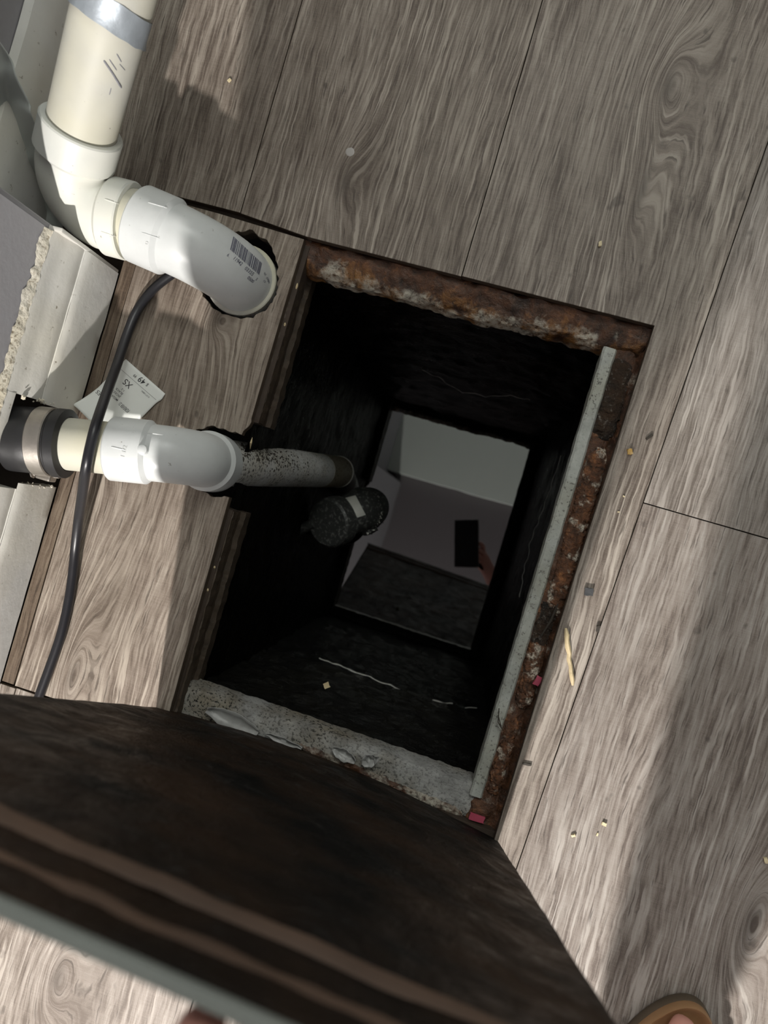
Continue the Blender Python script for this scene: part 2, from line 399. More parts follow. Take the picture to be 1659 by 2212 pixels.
def ribbon(name, line, profile, mat, parent=None, amp=0.0, scale=60, seed=0, smooth=40, n=120, jag=None, thick=None):
    """profile [(out, z)] swept along a straight line from line[0] to line[1]; 'out' is left of travel; amp = roughness"""
    a, b = Vector(line[0]), Vector(line[1]); d = (b - a).normalized(); o = Vector((-d.y, d.x, 0))
    vs, fs = [], []; m = len(profile)
    for i in range(n):
        p = a.lerp(b, i / (n - 1))
        for j, (u, z) in enumerate(profile):
            q = p + o * u + Vector((0, 0, z))
            if amp:
                A = amp if not jag else amp * jag[j]
                q = q + Vector((nz(q, scale, seed), nz(q, scale, seed + 9), nz(q, scale, seed + 21))) * A + Vector((nz(q, scale * 3.1, seed), nz(q, scale * 3, seed + 5), nz(q, scale * 3, seed + 8))) * A * .5
            vs.append(q)
    for i in range(n - 1):
        for j in range(m - 1): fs.append((i * m + j, i * m + j + 1, (i + 1) * m + j + 1, (i + 1) * m + j))
    fs.append(tuple(range(m))); fs.append(tuple((n - 1) * m + j for j in range(m))[::-1])
    return mesh(name, vs, fs, mat, parent, smooth)

def fine_profile(pts, n):
    """resample a polyline profile"""
    out = []
    for (a, b) in zip(pts, pts[1:]):
        for i in range(n): t = i / n; out.append((a[0] + (b[0] - a[0]) * t, a[1] + (b[1] - a[1]) * t))
    out.append(pts[-1]); return out

def bvh_of(o):
    dg = bpy.context.evaluated_depsgraph_get(); return BVHTree.FromPolygons([v.co.copy() for v in o.data.vertices], [tuple(p.vertices) for p in o.data.polygons])
def on_surface(bv, px, py, lift=.0003):
    loc, nor, _, _ = bv.ray_cast(EYE, ray(px, py))
    if loc is None: return None
    if nor.dot(EYE - loc) < 0: nor = -nor
    return loc + nor * lift
def text_shape(s, size=1.0, bold=0.0, cond=1.0):
    c = bpy.data.curves.new('lettering', 'FONT'); c.body = s; c.size = size; c.offset = bold; c.align_x = 'LEFT'
    o = bpy.data.objects.new('lettering', c); C.objects.link(o); dg = bpy.context.evaluated_depsgraph_get()
    me = o.evaluated_get(dg).to_mesh(); vs = [v.co.copy() for v in me.vertices]; fs = [tuple(p.vertices) for p in me.polygons]
    o.evaluated_get(dg).to_mesh_clear(); bpy.data.objects.remove(o); bpy.data.curves.remove(c)
    return [Vector((v.x * cond, v.y, 0)) for v in vs], fs

# ================================================================== FLOOR
floor = bpy.data.objects.new('floor', None); C.objects.link(floor); struct(floor)
T_ = .009                                     # plank thickness
g = .0004                                     # joint half width
def P2(*pts): return [(p[0], p[1]) for p in pts]
xA, xB, xC = -.3112, -.0768, None
OX0, OX1, OY0, OY1 = -.240, .1125, -.262, .2375   # the opening in the floor
s3a, s3b = (.164, .42), (.134, -.25)          # third joint runs a little askew
def s3(y): return s3a[0] + (y - s3a[1]) * (s3b[0] - s3a[0]) / (s3b[1] - s3a[1])
tone = dict(dark=(.105, .083, .068), mid=(.190, .158, .132), pale=(.37, .33, .285))
W1 = wood('plank_grain_under_pipe', 11.3, warp=.008, **tone)
W2 = wood('plank_grain_top_left', 23.1, warp=.012, knots=[(-.215, .30, .03, .02, .05)], **tone)
W3 = wood('plank_grain_long', 5.7, dark=(.115, .091, .075), mid=(.215, .182, .155), pale=(.40, .36, .315), knots=[(.062, .462, .05, .020, .050), (.066, .36, .022, .012, .07)], warp=.008)
W4 = wood('plank_grain_right_top', 31.9, dark=(.14, .118, .102), mid=(.235, .208, .185), pale=(.40, .37, .34), warp=.012)
W5 = wood('plank_grain_right_low', 47.2, dark=(.135, .110, .095), mid=(.24, .207, .182), pale=(.40, .37, .34), warp=.014, lines=.8, knots=[(.345, -.27, .05, .02, .06)])
W6 = wood('plank_grain_pipe_strip', 61.4, dark=(.125, .098, .078), mid=(.205, .168, .138), pale=(.38, .335, .285), warp=.020, lines=.8, blotch=.8,
          knots=[(-.300, .135, .03, .010, .016), (-.345, -.255, .05, .012, .05), (-.365, -.035, .02, .008, .010)])
W7 = wood('plank_grain_lower_left', 77.7, dark=(.15, .122, .10), mid=(.25, .215, .185), pale=(.42, .38, .34), warp=.014, lines=.7, knots=[(-.27, -.55, .05, .02, .05)])
W8 = wood('quarter_strip_grain', 83.3, dark=(.06, .044, .032), mid=(.12, .088, .064), pale=(.2, .16, .12), warp=.01)
E_ = M['edge']
slab('plank', P2((-.62, .2475), (xA - g, .2455), (xA - g, .95), (-.62, .95)), -T_, 0, W1, floor, side_mat=E_)
slab('plank', P2((xA + g, .2450), (-.238, OY1 + .001), (-.16, OY1 + .0005), (xB - g, OY1), (xB - g, .95), (xA + g, .95)), -T_, 0, W2, floor, side_mat=E_)
yj = -.302
slab('plank', P2((xB + g, OY1 + .0005), (.02, OY1), (OX1, OY1 - .0005), (OX1 - .003, .1), (OX1 - .006, -.05), (OX1 - .007, -.2), (OX1 - .008, yj), (s3(yj) - g, yj + .001), (s3(-.05) - g, -.05), (s3(.2) - g, .2), (s3(.6) - g, .6), (s3(.95) - g, .95), (xB + g, .95)), -T_, 0, W3, floor, side_mat=E_)
slab('plank', P2((s3(.0735) + g, .0735), (.39, .0712), (.395, .95), (s3(.95) + g, .95)), -T_, 0, W4, floor, side_mat=E_)
slab('plank', P2((s3(-.9) + g, -.9), (.385, -.9), (.39, .0702), (s3(.0725) + g, .0725), (s3(-.3) + g, -.3)), -T_, 0, W5, floor, side_mat=E_)
slab('plank', P2((.386, -.9), (.75, -.9), (.75, .95), (.396, .95), (.391, .07)), -T_, 0, W4, floor, side_mat=E_)
slab('plank', P2((-.130, -.95), (s3(-.95) - g, -.95), (s3(yj) - g, yj), (OX1 - .008, yj - .001), (OX1 - .01, -.285), (-.130, -.285)), -T_, 0, W7, floor, side_mat=E_)
slab('plank', P2((-.3995, -.95), (-.131, -.95), (-.131, -.2852), (-.3995, -.2852)), -T_, 0, W7, floor, side_mat=E_)
slab('plank', P2((-.62, -.95), (-.4005, -.95), (-.4005, -.286), (-.62, -.286)), -T_, 0, W7, floor, side_mat=E_)
# the cut strip between wall and opening: one bored hole under the upper bend, one notch for the drop pipe
def rough_loop(pix, amp=.0016, sub=5, seed=0, z=0.0):
    pts = [at(x, y, z) for x, y in pix]; out = []; n = len(pts)
    for i in range(n):
        for j in range(sub):
            p = pts[i].lerp(pts[(i + 1) % n], j / sub); q = p + Vector((nz(p, 160, seed), nz(p, 160, seed + 4), 0)) * amp
            out.append((q.x, q.y))
    return out
h1 = rough_loop([(520, 500), (548, 500), (578, 520), (596, 556), (600, 600), (598, 636), (582, 662), (548, 684), (505, 688), (468, 672), (440, 642), (424, 610), (432, 560), (470, 512)], .0028, 6, 3)
notch = [at(x, y) for x, y in ((546, 905), (520, 938), (486, 928), (455, 920), (424, 930), (404, 972), (410, 1022), (432, 1058), (462, 1072), (493, 1074))]
nn = []
for a_, b_ in zip(notch, notch[1:]):
    for i in range(5):
        p = a_.lerp(b_, i / 5); nn.append((p.x + nz(p, 170, 2) * .0022, p.y + nz(p, 170, 8) * .0022))
nn[0] = (OX0, notch[0].y); nn.append((OX0 + .001, notch[-1].y))
strip_out = [(-.4035, .2405), (-.334, .2395), (-.2395, .2352), (OX0, .15)] + nn + [(OX0 + .002, -.15), (OX0 + .004, -.281), (-.4020, -.2835)]
slab('plank', strip_out, -T_, 0, W6, floor, holes=[h1], side_mat=E_)
slab('plank', P2((-.418, -.2835), (-.4045, -.2835), (-.4045, .235), (-.418, .235)), -T_, -.0015, W8, floor, side_mat=E_)
# deck under the planks, cut back from the opening on the left so that its layers show
deck = slab('subfloor', P2((-.70, -.98), (.78, -.98), (.78, .98), (-.70, .98)), -.030, -T_ - .0004, M['subfloor'], floor,
            holes=[[(-.2345, -.270), (.1165, -.270), (.1165, .243), (-.2345, .243), (-.2345, .046), (-.262, .044), (-.296, .030), (-.300, -.008), (-.288, -.042), (-.2345, -.046)],
                   rough_loop([(540, 490), (585, 520), (606, 570), (604, 640), (580, 680), (520, 700), (450, 676), (415, 610), (430, 545), (480, 500)], .001, 3, 6)])

gr_ = slab('ground', P2((-.9, -1.1), (.9, -1.1), (.9, 1.1), (-.9, 1.1)), -.24, -.20, M['hole'], None, holes=[[(-.262, -.282), (.112, -.282), (.112, .236), (-.262, .236)]]); struct(gr_)
# ================================================================== PIT
tank = thing('sump_tank', 'black wet steel tank below the floor opening, grease on its walls', 'tank')
WZ = -.451
def wall_grid(name, f, nu, nv, mat, amp, seed, scale=28):
    vs, fs = [], []
    for i in range(nu + 1):
        for j in range(nv + 1):
            p = f(i / nu, j / nv); q = p + Vector((nz(p, scale, seed), nz(p, scale, seed + 3), 0)) * amp + Vector((nz(p, scale * 3, seed), nz(p, scale * 3, seed + 3), 0)) * amp * .5
            vs.append(q)
    for i in range(nu):
        for j in range(nv):
            a = i * (nv + 1) + j; fs.append((a, a + 1, a + nv + 2, a + nv + 1))
    return mesh(name, vs, fs, mat, tank, 60)
zt, zb = -.028, -.60
yf_t, yf_b, yn_t, yn_b = .226, .232, -.252, -.273
xl_t, xl_b, xr_t, xr_b = -.246, -.255, .098, .112
def lerp(a, b, t): return a + (b - a) * t
wall_grid('far_wall', lambda u, v: Vector((lerp(-.26, .115, u), lerp(yf_t, yf_b, v), lerp(zt, zb, v))), 60, 60, M['pit'], .005, 1)
wall_grid('near_wall', lambda u, v: Vector((lerp(-.26, .115, u), lerp(yn_t, yn_b, v), lerp(zt - .012, zb, v))), 60, 60, M['pit_near'], .005, 12)
wall_grid('left_wall', lambda u, v: Vector((lerp(xl_t, xl_b, v), lerp(-.28, .24, u), lerp(zt, zb, v))), 60, 60, M['pit_left'], .003, 22)
wall_grid('right_wall', lambda u, v: Vector((lerp(xr_t, xr_b, v), lerp(-.28, .24, u), lerp(zt, zb, v))), 60, 60, M['pit'], .003, 32)
box('tank_bottom', (-.27, -.29, -.61), (.12, .25, -.60), M['pit'], tank)
def scum(name, pts, r=.0011, seed=0):
    pts = [Vector(p) for p in pts]; out = []
    for a, b in zip(pts, pts[1:]):
        for i in range(14): p = a.lerp(b, i / 14); out.append(p + Vector((nz(p, 70, seed), nz(p, 70, seed + 5), 0)) * .003)
    out.append(pts[-1])
    rad = [r * (.45 + .9 * abs(nz(p, 55, seed + 2))) for p in out]
    return sweep(name, out, rad, M['scum'], tank, 6, smooth=60)
SZ = WZ + .0022
scum('scum_line', [at(910, 800, SZ), at(955, 820, SZ), at(1000, 848, SZ), at(1050, 856, SZ), at(1100, 855, SZ), at(1145, 864, SZ)], .0008, 2)
scum('scum_line', [at(1213, 985, SZ), at(1190, 1050, SZ), at(1168, 1110, SZ), at(1145, 1175, SZ), at(1132, 1230, SZ), at(1122, 1290, SZ)], .0009, 4)
scum('scum_line', [at(688, 1421, SZ), at(745, 1444, SZ), at(800, 1463, SZ), at(860, 1488, SZ), at(920, 1510, SZ), at(978, 1520, SZ)], .0016, 6)
scum('scum_line', [at(1004, 1531, SZ), at(1030, 1529, SZ)], .0012, 8)

# water with the shape of the tank
nwx = 40; vs, fs = [], []
for i in range(nwx + 1):
    for j in range(nwx + 1): vs.append((lerp(-.258, .113, i / nwx), lerp(-.277, .235, j / nwx), WZ))
for i in range(nwx):
    for j in range(nwx): a = i * (nwx + 1) + j; fs.append((a, a + 1, a + nwx + 2, a + nwx + 1))
water = mesh('murky_water', vs, fs, M['water'], None, 60)
tag(water, 'still black water in the tank, mirroring the pale ceiling', 'water', kind='stuff')

# ================================================================== ACCESS FRAME round the opening
frame = thing('access_frame', 'rusted steel hatch frame lining the edge of the floor opening', 'frame')
# far side: flaking rust angle, falling from the floor edge into the pit
ribbon('rusty_angle', ((-.240, OY1, 0), (.1125, OY1, 0)),
       [(.006, -.030), (.002, -.012)] + fine_profile([(-.002, -.0085), (-.012, -.011), (-.024, -.016), (-.029, -.022), (-.0305, -.034)], 5) + [(-.024, -.045), (.004, -.045)], M['rust_far'], frame, .0030, 55, 4, 50, 150)
# right side: corroded ledge, black greasy patches, grey gasket lip
ribbon('rusty_angle', ((OX1, .2375, 0), (OX1 - .008, -.282, 0)),
       [(.016, -.040), (.016, -.0135), (.001, -.0145)] + fine_profile([(-.004, -.022), (-.012, -.0185), (-.026, -.019), (-.032, -.024)], 6) + [(-.032, -.045), (.016, -.045)], M['rust_dark'], frame, .0022, 60, 14, 50, 190)
def lump(name, a, b, w, h, mat, seed, z=-.019, n=110, m=13, parent=frame, taper=True):
    a, b = Vector(a), Vector(b); d = (b - a).normalized(); o = Vector((-d.y, d.x, 0)); vs, fs = [], []
    for i in range(n):
        t = i / (n - 1); p = a.lerp(b, t); e = min(1, math.sqrt(max(0, min(t, 1 - t)) * 9)) if taper else 1
        for j in range(m):
            s = -1 + 2 * j / (m - 1); q = p + o * (s * w * .5 * (.35 + .65 * e)); q.z = z + h * e * math.sqrt(max(0, 1 - s * s)) - .001
            q += Vector((nz(q, 120, seed), nz(q, 120, seed + 3), nz(q, 150, seed + 7))) * .0016 + Vector((nz(q, 420, seed), nz(q, 420, seed + 3), nz(q, 420, seed + 7))) * .0016
            vs.append(q)
    for i in range(n - 1):
        for j in range(m - 1): fs.append((i * m + j, i * m + j + 1, (i + 1) * m + j + 1, (i + 1) * m + j))
    return mesh(name, vs, fs, mat, parent, 40)
zr = -.019
lump('grease_ridge', at(1345, 775, zr), at(1298, 950, zr), .023, .007, M['rust_gunk'], 5)
lump('rust_scale', at(1298, 965, zr), at(1192, 1330, zr), .021, .007, M['rust_scale'], 25, n=160)
lump('grease_ridge', at(1190, 1300, zr), at(1160, 1400, zr), .017, .006, M['rust_gunk'], 31)
lump('rust_scale', at(1164, 1380, zr), at(1128, 1530, zr), .018, .008, M['rust_scale'], 41)
lump('rust_scale', at(1112, 1548, zr), at(1060, 1720, zr), .014, .006, M['rust_scale'], 49)
# grey gasket lip: its flat top and the face that falls into the pit
ga, gb = at(1322, 752, -.010), at(1030, 1722, -.016)
ribbon('gasket_strip', (ga, gb), [(-.0075, -.020), (-.0075, -.001), (-.0055, .0005), (.0035, -.0005), (.0052, -.003), (.0095, -.030), (.004, -.034), (-.004, -.034)], M['gasket'], frame, .0007, 70, 3, 35, 140)
# near side: pale scaled flange under the lid, brown stain along it, dark edge into the pit
fa, fb = at(396, 1478, -.021), at(1042, 1700, -.021)
fa = Vector((-.239, fa.y, 0)); fb = Vector((.080, fb.y - .001, 0))
ribbon('near_flange', (fb, fa), [(-.002, -.052), (-.001, -.024)] + fine_profile([(0, -.021), (.012, -.0205), (.026, -.021)], 6) + [(.032, -.022), (.032, -.052)], M['flange'], frame, .0011, 90, 7, 40, 170)
lump('stained_scale', at(640, 1610, -.02), at(1000, 1762, -.02), .010, .003, M['flange_stain'], 61, z=-.020, n=90)
def flake(name, px, py, z, L, Wd, ang, mat, seed, curl=.006, parent=frame, n=9, m=5):
    """curled skin of paint or membrane"""
    c = at(px, py, z); ca, sa = math.cos(ang), math.sin(ang); vs, fs = [], []
    for i in range(n):
        for j in range(m):
            u = (i / (n - 1) - .5); v = (j / (m - 1) - .5)
            e = 1 - (2 * u) ** 2 * .75
            q = Vector((u * L, v * Wd * e, 0)); zz = curl * (abs(v * 2) ** 2) + .002 * nz((u * 4, v * 5, seed), 1)
            zz += .0018 * math.sin(u * 17 + seed + v * 6)
            vs.append(Vector((c.x + q.x * ca - q.y * sa, c.y + q.x * sa + q.y * ca, z + zz)))
    for i in range(n - 1):
        for j in range(m - 1): fs.append((i * m + j, i * m + j + 1, (i + 1) * m + j + 1, (i + 1) * m + j))
    o = mesh(name, vs, fs, mat, parent, 60); s = o.modifiers.new('skin', 'SOLIDIFY'); s.thickness = .0006
    return o
M['peel'] = plain('grey_peeling_skin', (.34, .34, .33), .35, var=.2, scale=120, bump=.2)
flake('peeling_skin', 505, 1555, -.018, .058, .020, -.10, M['peel'], 1)
flake('peeling_skin', 615, 1598, -.018, .040, .007, -.05, M['peel'], 2)
flake('peeling_skin', 745, 1628, -.018, .026, .013, -.2, M['peel'], 3)
flake('peeling_skin', 800, 1640, -.016, .018, .013, .6, M['peel'], 4)
# left side: cut layers of the deck under the strip
for ya, yb in ((.236, .047), (-.047, -.28)): ribbon('deck_edge', ((OX0 + .0035 * (.236 - ya) / .516, ya, 0), (OX0 + .0035 * (.236 - yb) / .516, yb, 0)), [(-.0005, -.010), (.0045, -.0105), (.0055, -.022), (.0015, -.024), (.0025, -.040), (.007, -.044), (.006, -.064), (-.004, -.066)], M['deck_side'], frame, .0012, 90, 17, 30, 160)
for (x, y, L) in ((646, 600, .02), (618, 690, .012), (545, 945, .012), (466, 1215, .010), (452, 1262, .012)):
    a = at(x, y, -.012); 
    sweep('wood_splinter', [a, a + Vector((.0012, -L * .5, .003)), a + Vector((.0006, -L, -.002))], [.0003, .0011, .0002], M['straw'], frame, 6)

# ================================================================== WALL AND SKIRTING
XB, YE = -.4165, .1535
def profile_x(name, prof, y0, y1, mat, parent, amp=0, seed=0, smooth=30, n=60):
    return ribbon(name, ((XB, y1, 0), (XB, y0, 0)), [(-u, z) for u, z in prof], mat, parent, amp, 45, seed, smooth, n)
base = bpy.data.objects.new('baseboard_left', None); C.objects.link(base); struct(base)
prof_low = [(.016, .001), (.0015, .001), (0, .004), (0, .056), (.001, .062), (.0035, .064)]
prof_top = [(.0035, .064), (.0045, .064), (.0035, .070), (.004, .078), (.007, .088), (.0085, .096), (.0085, .104), (.0105, .110), (.016, .112)]
HB0, HB1 = -.075, .0035                        # the hole knocked through it for the lower drain
# sign: 'u' grows away from the room
def skirting(name, prof, y0, y1, seed):
    vs, fs = [], []; n = max(8, int((y1 - y0) / .006)); m = len(prof)
    for i in range(n + 1):
        y = lerp(y0, y1, i / n)
        for (u, z) in prof:
            p = Vector((XB - u, y, z)); A = .0006 if z > .003 else 0
            vs.append(p + Vector((nz(p, 40, seed), 0, nz(p, 40, seed + 2))) * A)
    for i in range(n):
        for j in range(m - 1): a = i * m + j; fs.append((a, a + 1, a + m + 1, a + m))
    fs.append(tuple(range(m))); fs.append(tuple(n * m + j for j in range(m))[::-1])
    return mesh(name, vs, fs, M['paint'], base, 28)
face = [(.016, .002)] + [(.0012, .002), (0, .004)] + [(0, .004 + .052 * i / 4) for i in range(1, 5)] + [(.001, .0615), (.0028, .0645)]
skirting('skirting_board', face, HB1, YE, 1)
skirting('skirting_board', face, -.90, HB0, 2)
cap = [(.0028, .0645), (.0036, .0650), (.0030, .070), (.0036, .078), (.0062, .087), (.0082, .095), (.0082, .102), (.0102, .109), (.016, .1105), (.022, .090), (.022, .066)]
skirting('skirting_moulding', cap, -.90, HB0 - .006, 4)
skirting('skirting_moulding', cap, HB1 + .002, YE, 5)
skirting('skirting_moulding', [(.0082, .097), (.0082, .102), (.0102, .109), (.016, .1105), (.022, .097)], HB0 - .006, HB1 + .002, 6)
# ragged caulk where moulding meets wall
def ragged(name, y0, y1, seed, parent):
    vs, fs = [], []; n = int((y1 - y0) / .0022); m = 6
    for i in range(n + 1):
        y = lerp(y0, y1, i / n); w = .009 + .006 * nz((0, y, 0), 60, seed) + .004 * nz((0, y, 0), 190, seed)
        for j in range(m):
            t = j / (m - 1); p = Vector((XB - .0095 - .0035 * t, y, .1085 + max(.003, w) * t + .0006 * math.sin(t * 3)))
            p += Vector((nz(p, 200, seed) * .0012, 0, 0)); vs.append(p)
    for i in range(n):
        for j in range(m - 1): a = i * m + j; fs.append((a, a + 1, a + m + 1, a + m))
    return mesh(name, vs, fs, M['caulk'], parent, 50)
ragged('caulk_bead', -.90, YE - .001, 3, base)
# broken edge of the hole
def crumbs(name, pts, r, seed, mat, parent, num=26):
    bm = bmesh.new(); rnd = random.Random(seed)
    for i in range(num):
        t = rnd.random() * (len(pts) - 1); k0 = int(t); p = Vector(pts[k0]).lerp(Vector(pts[k0 + 1]), t - k0)
        s = r * rnd.uniform(.4, 1.2)
        mtx = Matrix.Translation(p + Vector((rnd.uniform(-r, r), rnd.uniform(-r, r), rnd.uniform(-r * .5, r)))) @ Matrix.Rotation(rnd.random() * 6, 4, Vector((rnd.random(), rnd.random(), .3)).normalized()) @ Matrix.Diagonal((s, s * rnd.uniform(.3, .8), s * rnd.uniform(.3, .8), 1))
        bmesh.ops.create_icosphere(bm, subdivisions=1, radius=1, matrix=mtx)
    me = bpy.data.meshes.new(name); bm.to_mesh(me); bm.free()
    o = link(name, me, mat, parent); o['kind'] = 'stuff'; return o
crumbs('broken_plaster', [(XB - .001, HB1 + .002, .050), (XB - .0035, HB1 + .0015, .072), (XB - .0065, HB1 - .001, .094)], .0024, 4, M['caulk'], base, 22)
crumbs('broken_plaster', [(XB - .001, HB0 - .001, .006), (XB - .002, HB0 - .001, .04), (XB - .004, HB0 - .001, .06)], .0022, 6, M['caulk'], base, 22)
box('end_block', (XB - .020, YE, .002), (XB - .0015, YE + .004, .108), M['paint'], base, .0012)

wl = bpy.data.objects.new('wall_left', None); C.objects.link(wl); struct(wl)
XW = XB - .0135
# wall plane with the cavity around the lower drain left open
def wall_piece(y0, y1, z0, z1): return box('wall_panel', (XW - .014, y0, z0), (XW, y1, z1), M['drywall'], wl)
wall_piece(-2.4, HB0 - .012, .0, .09); wall_piece(HB1 + .01, YE, .0, .09); wall_piece(-2.4, YE, .09, 2.4)
box('wall_cavity', (XW - .085, HB0 - .04, .0), (XW - .080, HB1 + .04, .14), M['hole'], wl)
box('wall_stud', (XW - .075, YE - .040, .0), (XW - .016, YE - .002, 2.4), M['subfloor'], wl)
box('corner_bead', (XW - .020, YE, .075), (XW - .001, YE + .005, 2.4), M['drywall'], wl, .001)
# set-back wall beyond the corner and its own skirting
wr = box('wall_back_left', (-.60, YE - .02, 0), (-.512, 1.2, 2.4), M['drywall']); struct(wr)
br = bpy.data.objects.new('baseboard_back_left', None); C.objects.link(br); struct(br)
vs = []; prof2 = [(-.511, .001), (-.497, .001), (-.495, .01), (-.495, .085), (-.497, .098), (-.503, .110), (-.511, .112)]
n2 = 50
for i in range(n2 + 1):
    y = lerp(YE + .002, 1.19, i / n2)
    for (x, z) in prof2: p = Vector((x, y, z)); vs.append(p + Vector((nz(p, 30, 3), 0, nz(p, 30, 6))) * .0012)
m2 = len(prof2); fs = [(i * m2 + j, i * m2 + j + 1, (i + 1) * m2 + j + 1, (i + 1) * m2 + j) for i in range(n2) for j in range(m2 - 1)]
mesh('skirting_board', vs, fs, M['paint'], br, 35)
# room shell above
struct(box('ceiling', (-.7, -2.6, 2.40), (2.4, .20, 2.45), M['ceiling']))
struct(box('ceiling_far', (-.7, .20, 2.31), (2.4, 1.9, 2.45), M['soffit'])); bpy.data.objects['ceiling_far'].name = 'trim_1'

# ================================================================== UPPER DRAIN
R2 = .0302
up = thing('drain_pipe', 'thick white plastic drain pipe with two bends dropping through the upper floor hole', 'pipe')
cA = at(134, 440, .060)
pTop = at(252, -20, .172); dP = (pTop - cA).normalized()
sDir = (at(290, 481, .056) - cA).normalized()
faceA = cA + dP * .080; faceA2 = cA + sDir * .0705
sweep('pipe', line_pts(faceA - dP * .018, faceA + dP * .42, 12), [R2] * 12, M['pvc_cream'], up, 56)
eA = elbow('bend', faceA, cA, faceA2, .0335, .0362, .0322, M['pvc'], up, hole=.84)
stub_end = faceA2 + sDir * .030
sweep('pipe_nipple', line_pts(faceA2 - sDir * .012, stub_end, 6), [R2] * 6, M['pvc_cream'], up, 56)
faceB = faceA2 + sDir * .0085
dn = at(519, 602, 0.0); cB = Vector((dn.x, dn.y, 0))
hb = (cB - faceB); cB.z = faceB.z + sDir.z / max(1e-6, Vector((sDir.x, sDir.y)).length) * Vector((hb.x, hb.y)).length
cB.z = max(cB.z, .046)
eB = elbow('bend', faceB, cB, Vector((cB.x, cB.y, -.036)), .056, .0365, .0325, M['pvc_cool'], up, last_hub=True, hole=.84)
band('socket_collar', (cB.x, cB.y, -.013), (cB.x, cB.y, -.002), .032, .0365, M['pvc_cream'], up)
sweep('drop_pipe', line_pts(Vector((cB.x, cB.y, -.02)), Vector((cB.x, cB.y, -.17)), 4), [R2] * 4, M['pvc_cream'], up, 40)
# duct tape round the upper pipe
tp = faceA + dP * .087
vs, fs = [], []; nS = 56; tn = dP.orthogonal().normalized(); tb = dP.cross(tn)
for i in range(5):
    for j in range(nS):
        a = 2 * math.pi * j / nS; q = tn * math.cos(a) + tb * math.sin(a)
        al = (i / 4) * .022 + .009 * math.sin(a + 2.2) + (.0012 * nz((math.cos(a) * 3, math.sin(a) * 3, i), 1) if i in (0, 4) else 0)
        vs.append(tp + dP * al + q * (R2 + .0010 + .0007 * nz((math.cos(a) * 4, math.sin(a) * 4, i * .6), 1) + (.0012 if i == 0 else 0)))
for i in range(4):
    for j in range(nS): k2 = (j + 1) % nS; fs.append((i * nS + j, i * nS + k2, (i + 1) * nS + k2, (i + 1) * nS + j))
tape = mesh('silver_tape_band', vs, fs, M['foil'], up, 40)
# flat reinforcing web and ticks moulded on the fittings
def ridge(name, bv, pix, r, mat, parent, sub=8):
    pts = []
    for (a, b) in zip(pix, pix[1:]):
        for i in range(sub): pts.append((lerp(a[0], b[0], i / sub), lerp(a[1], b[1], i / sub)))
    pts.append(pix[-1]); q = [on_surface(bv, x, y, 0.0) for x, y in pts]; q = [p for p in q if p is not None]
    if len(q) < 3: return None
    return sweep(name, q, [r * .5] + [r] * (len(q) - 2) + [r * .5], mat, parent, 8)
bPipe = bvh_of(bpy.data.objects['pipe'])
for pix, r_ in (([(224, 130), (243, 158), (262, 190)], .0009), ([(236, 128), (252, 152)], .0005), ([(252, 116), (262, 134)], .0005), ([(258, 138), (270, 152)], .0004), ([(236, 205), (240, 190)], .0004)): ridge('scuff_mark', bPipe, pix, r_, M['scuff'], up)
bA, bB = bvh_of(eA), bvh_of(eB)
for pix in ([(226, 430), (264, 443)], [(218, 500), (254, 512)], [(198, 258), (212, 238)], [(206, 246), (204, 236)]): ridge('moulded_tick', bA, pix, .0006, M['pvc'], up)
for pix in ([(320, 437), (361, 449)], [(306, 502), (345, 515)]): ridge('moulded_tick', bB, pix, .0006, M['pvc_cool'], up)
def emboss(txt, bv, cx, cy, h, xdir, mat, parent, name, lift=.0005, bold=0.0, cond=1.0, curved=True):
    """letters wrapped on a surface: cx,cy start of baseline; h cap height; xdir reading direction in the photo"""
    vs, fs = text_shape(txt, h / .70, bold, cond); ux = Vector(xdir).normalized(); uy = Vector((ux.y, -ux.x))
    out = []
    for v in vs:
        px = cx + ux.x * v.x + uy.x * v.y; py = cy + ux.y * v.x + uy.y * v.y
        p = on_surface(bv, px, py, lift); out.append(p if p is not None else (out[-1] if out else Vector((0, 0, -1))))
    o = mesh(name, out, fs, mat, parent); return o
M['moulded'] = plain('moulded_letter_pvc', (.60, .61, .60), .35, var=.05)
emboss('2', bA, 236, 506, 10, (.28, .96), M['moulded'], up, 'moulded_size_mark')
emboss('o', bB, 313, 522, 10, (.28, .96), M['moulded'], up, 'moulded_size_mark')
emboss('2', bA, 238, 282, 14, (-.96, -.28), M['moulded'], up, 'moulded_size_mark')
# printed bar code on the lower bend
def quad_print(bv, corners, u0, u1, v0=0.0, v1=1.0, n=2, m=10):
    A, B, Cc, D = [Vector((*c, 0)) for c in corners]; vs, fs = [], []
    for i in range(n):
        for j in range(m):
            u = lerp(u0, u1, i / (n - 1)); v = lerp(v0, v1, j / (m - 1)); p = A.lerp(B, u).lerp(D.lerp(Cc, u), v)
            q = on_surface(bv, p.x, p.y, .0003)
            if q is None: return [], []
            vs.append(q)
    for i in range(n - 1):
        for j in range(m - 1): fs.append((i * m + j, i * m + j + 1, (i + 1) * m + j + 1, (i + 1) * m + j))
    return vs, fs
bars_v, bars_f = [], []; rnd = random.Random(12); u = 0.0
while u < .985:
    w = rnd.choice((.012, .012, .022, .030)); gp = rnd.choice((.010, .010, .018, .026))
    v_, f_ = quad_print(bB, ((504, 511), (566, 569), (560, 594), (497, 539)), u, min(1, u + w))
    bars_f += [tuple(i + len(bars_v) for i in f) for f in f_]; bars_v += v_; u += w + gp
bc = mesh('printed_bar_code', bars_v, bars_f, M['ink_blue'], up)
xd = (.76, .65)
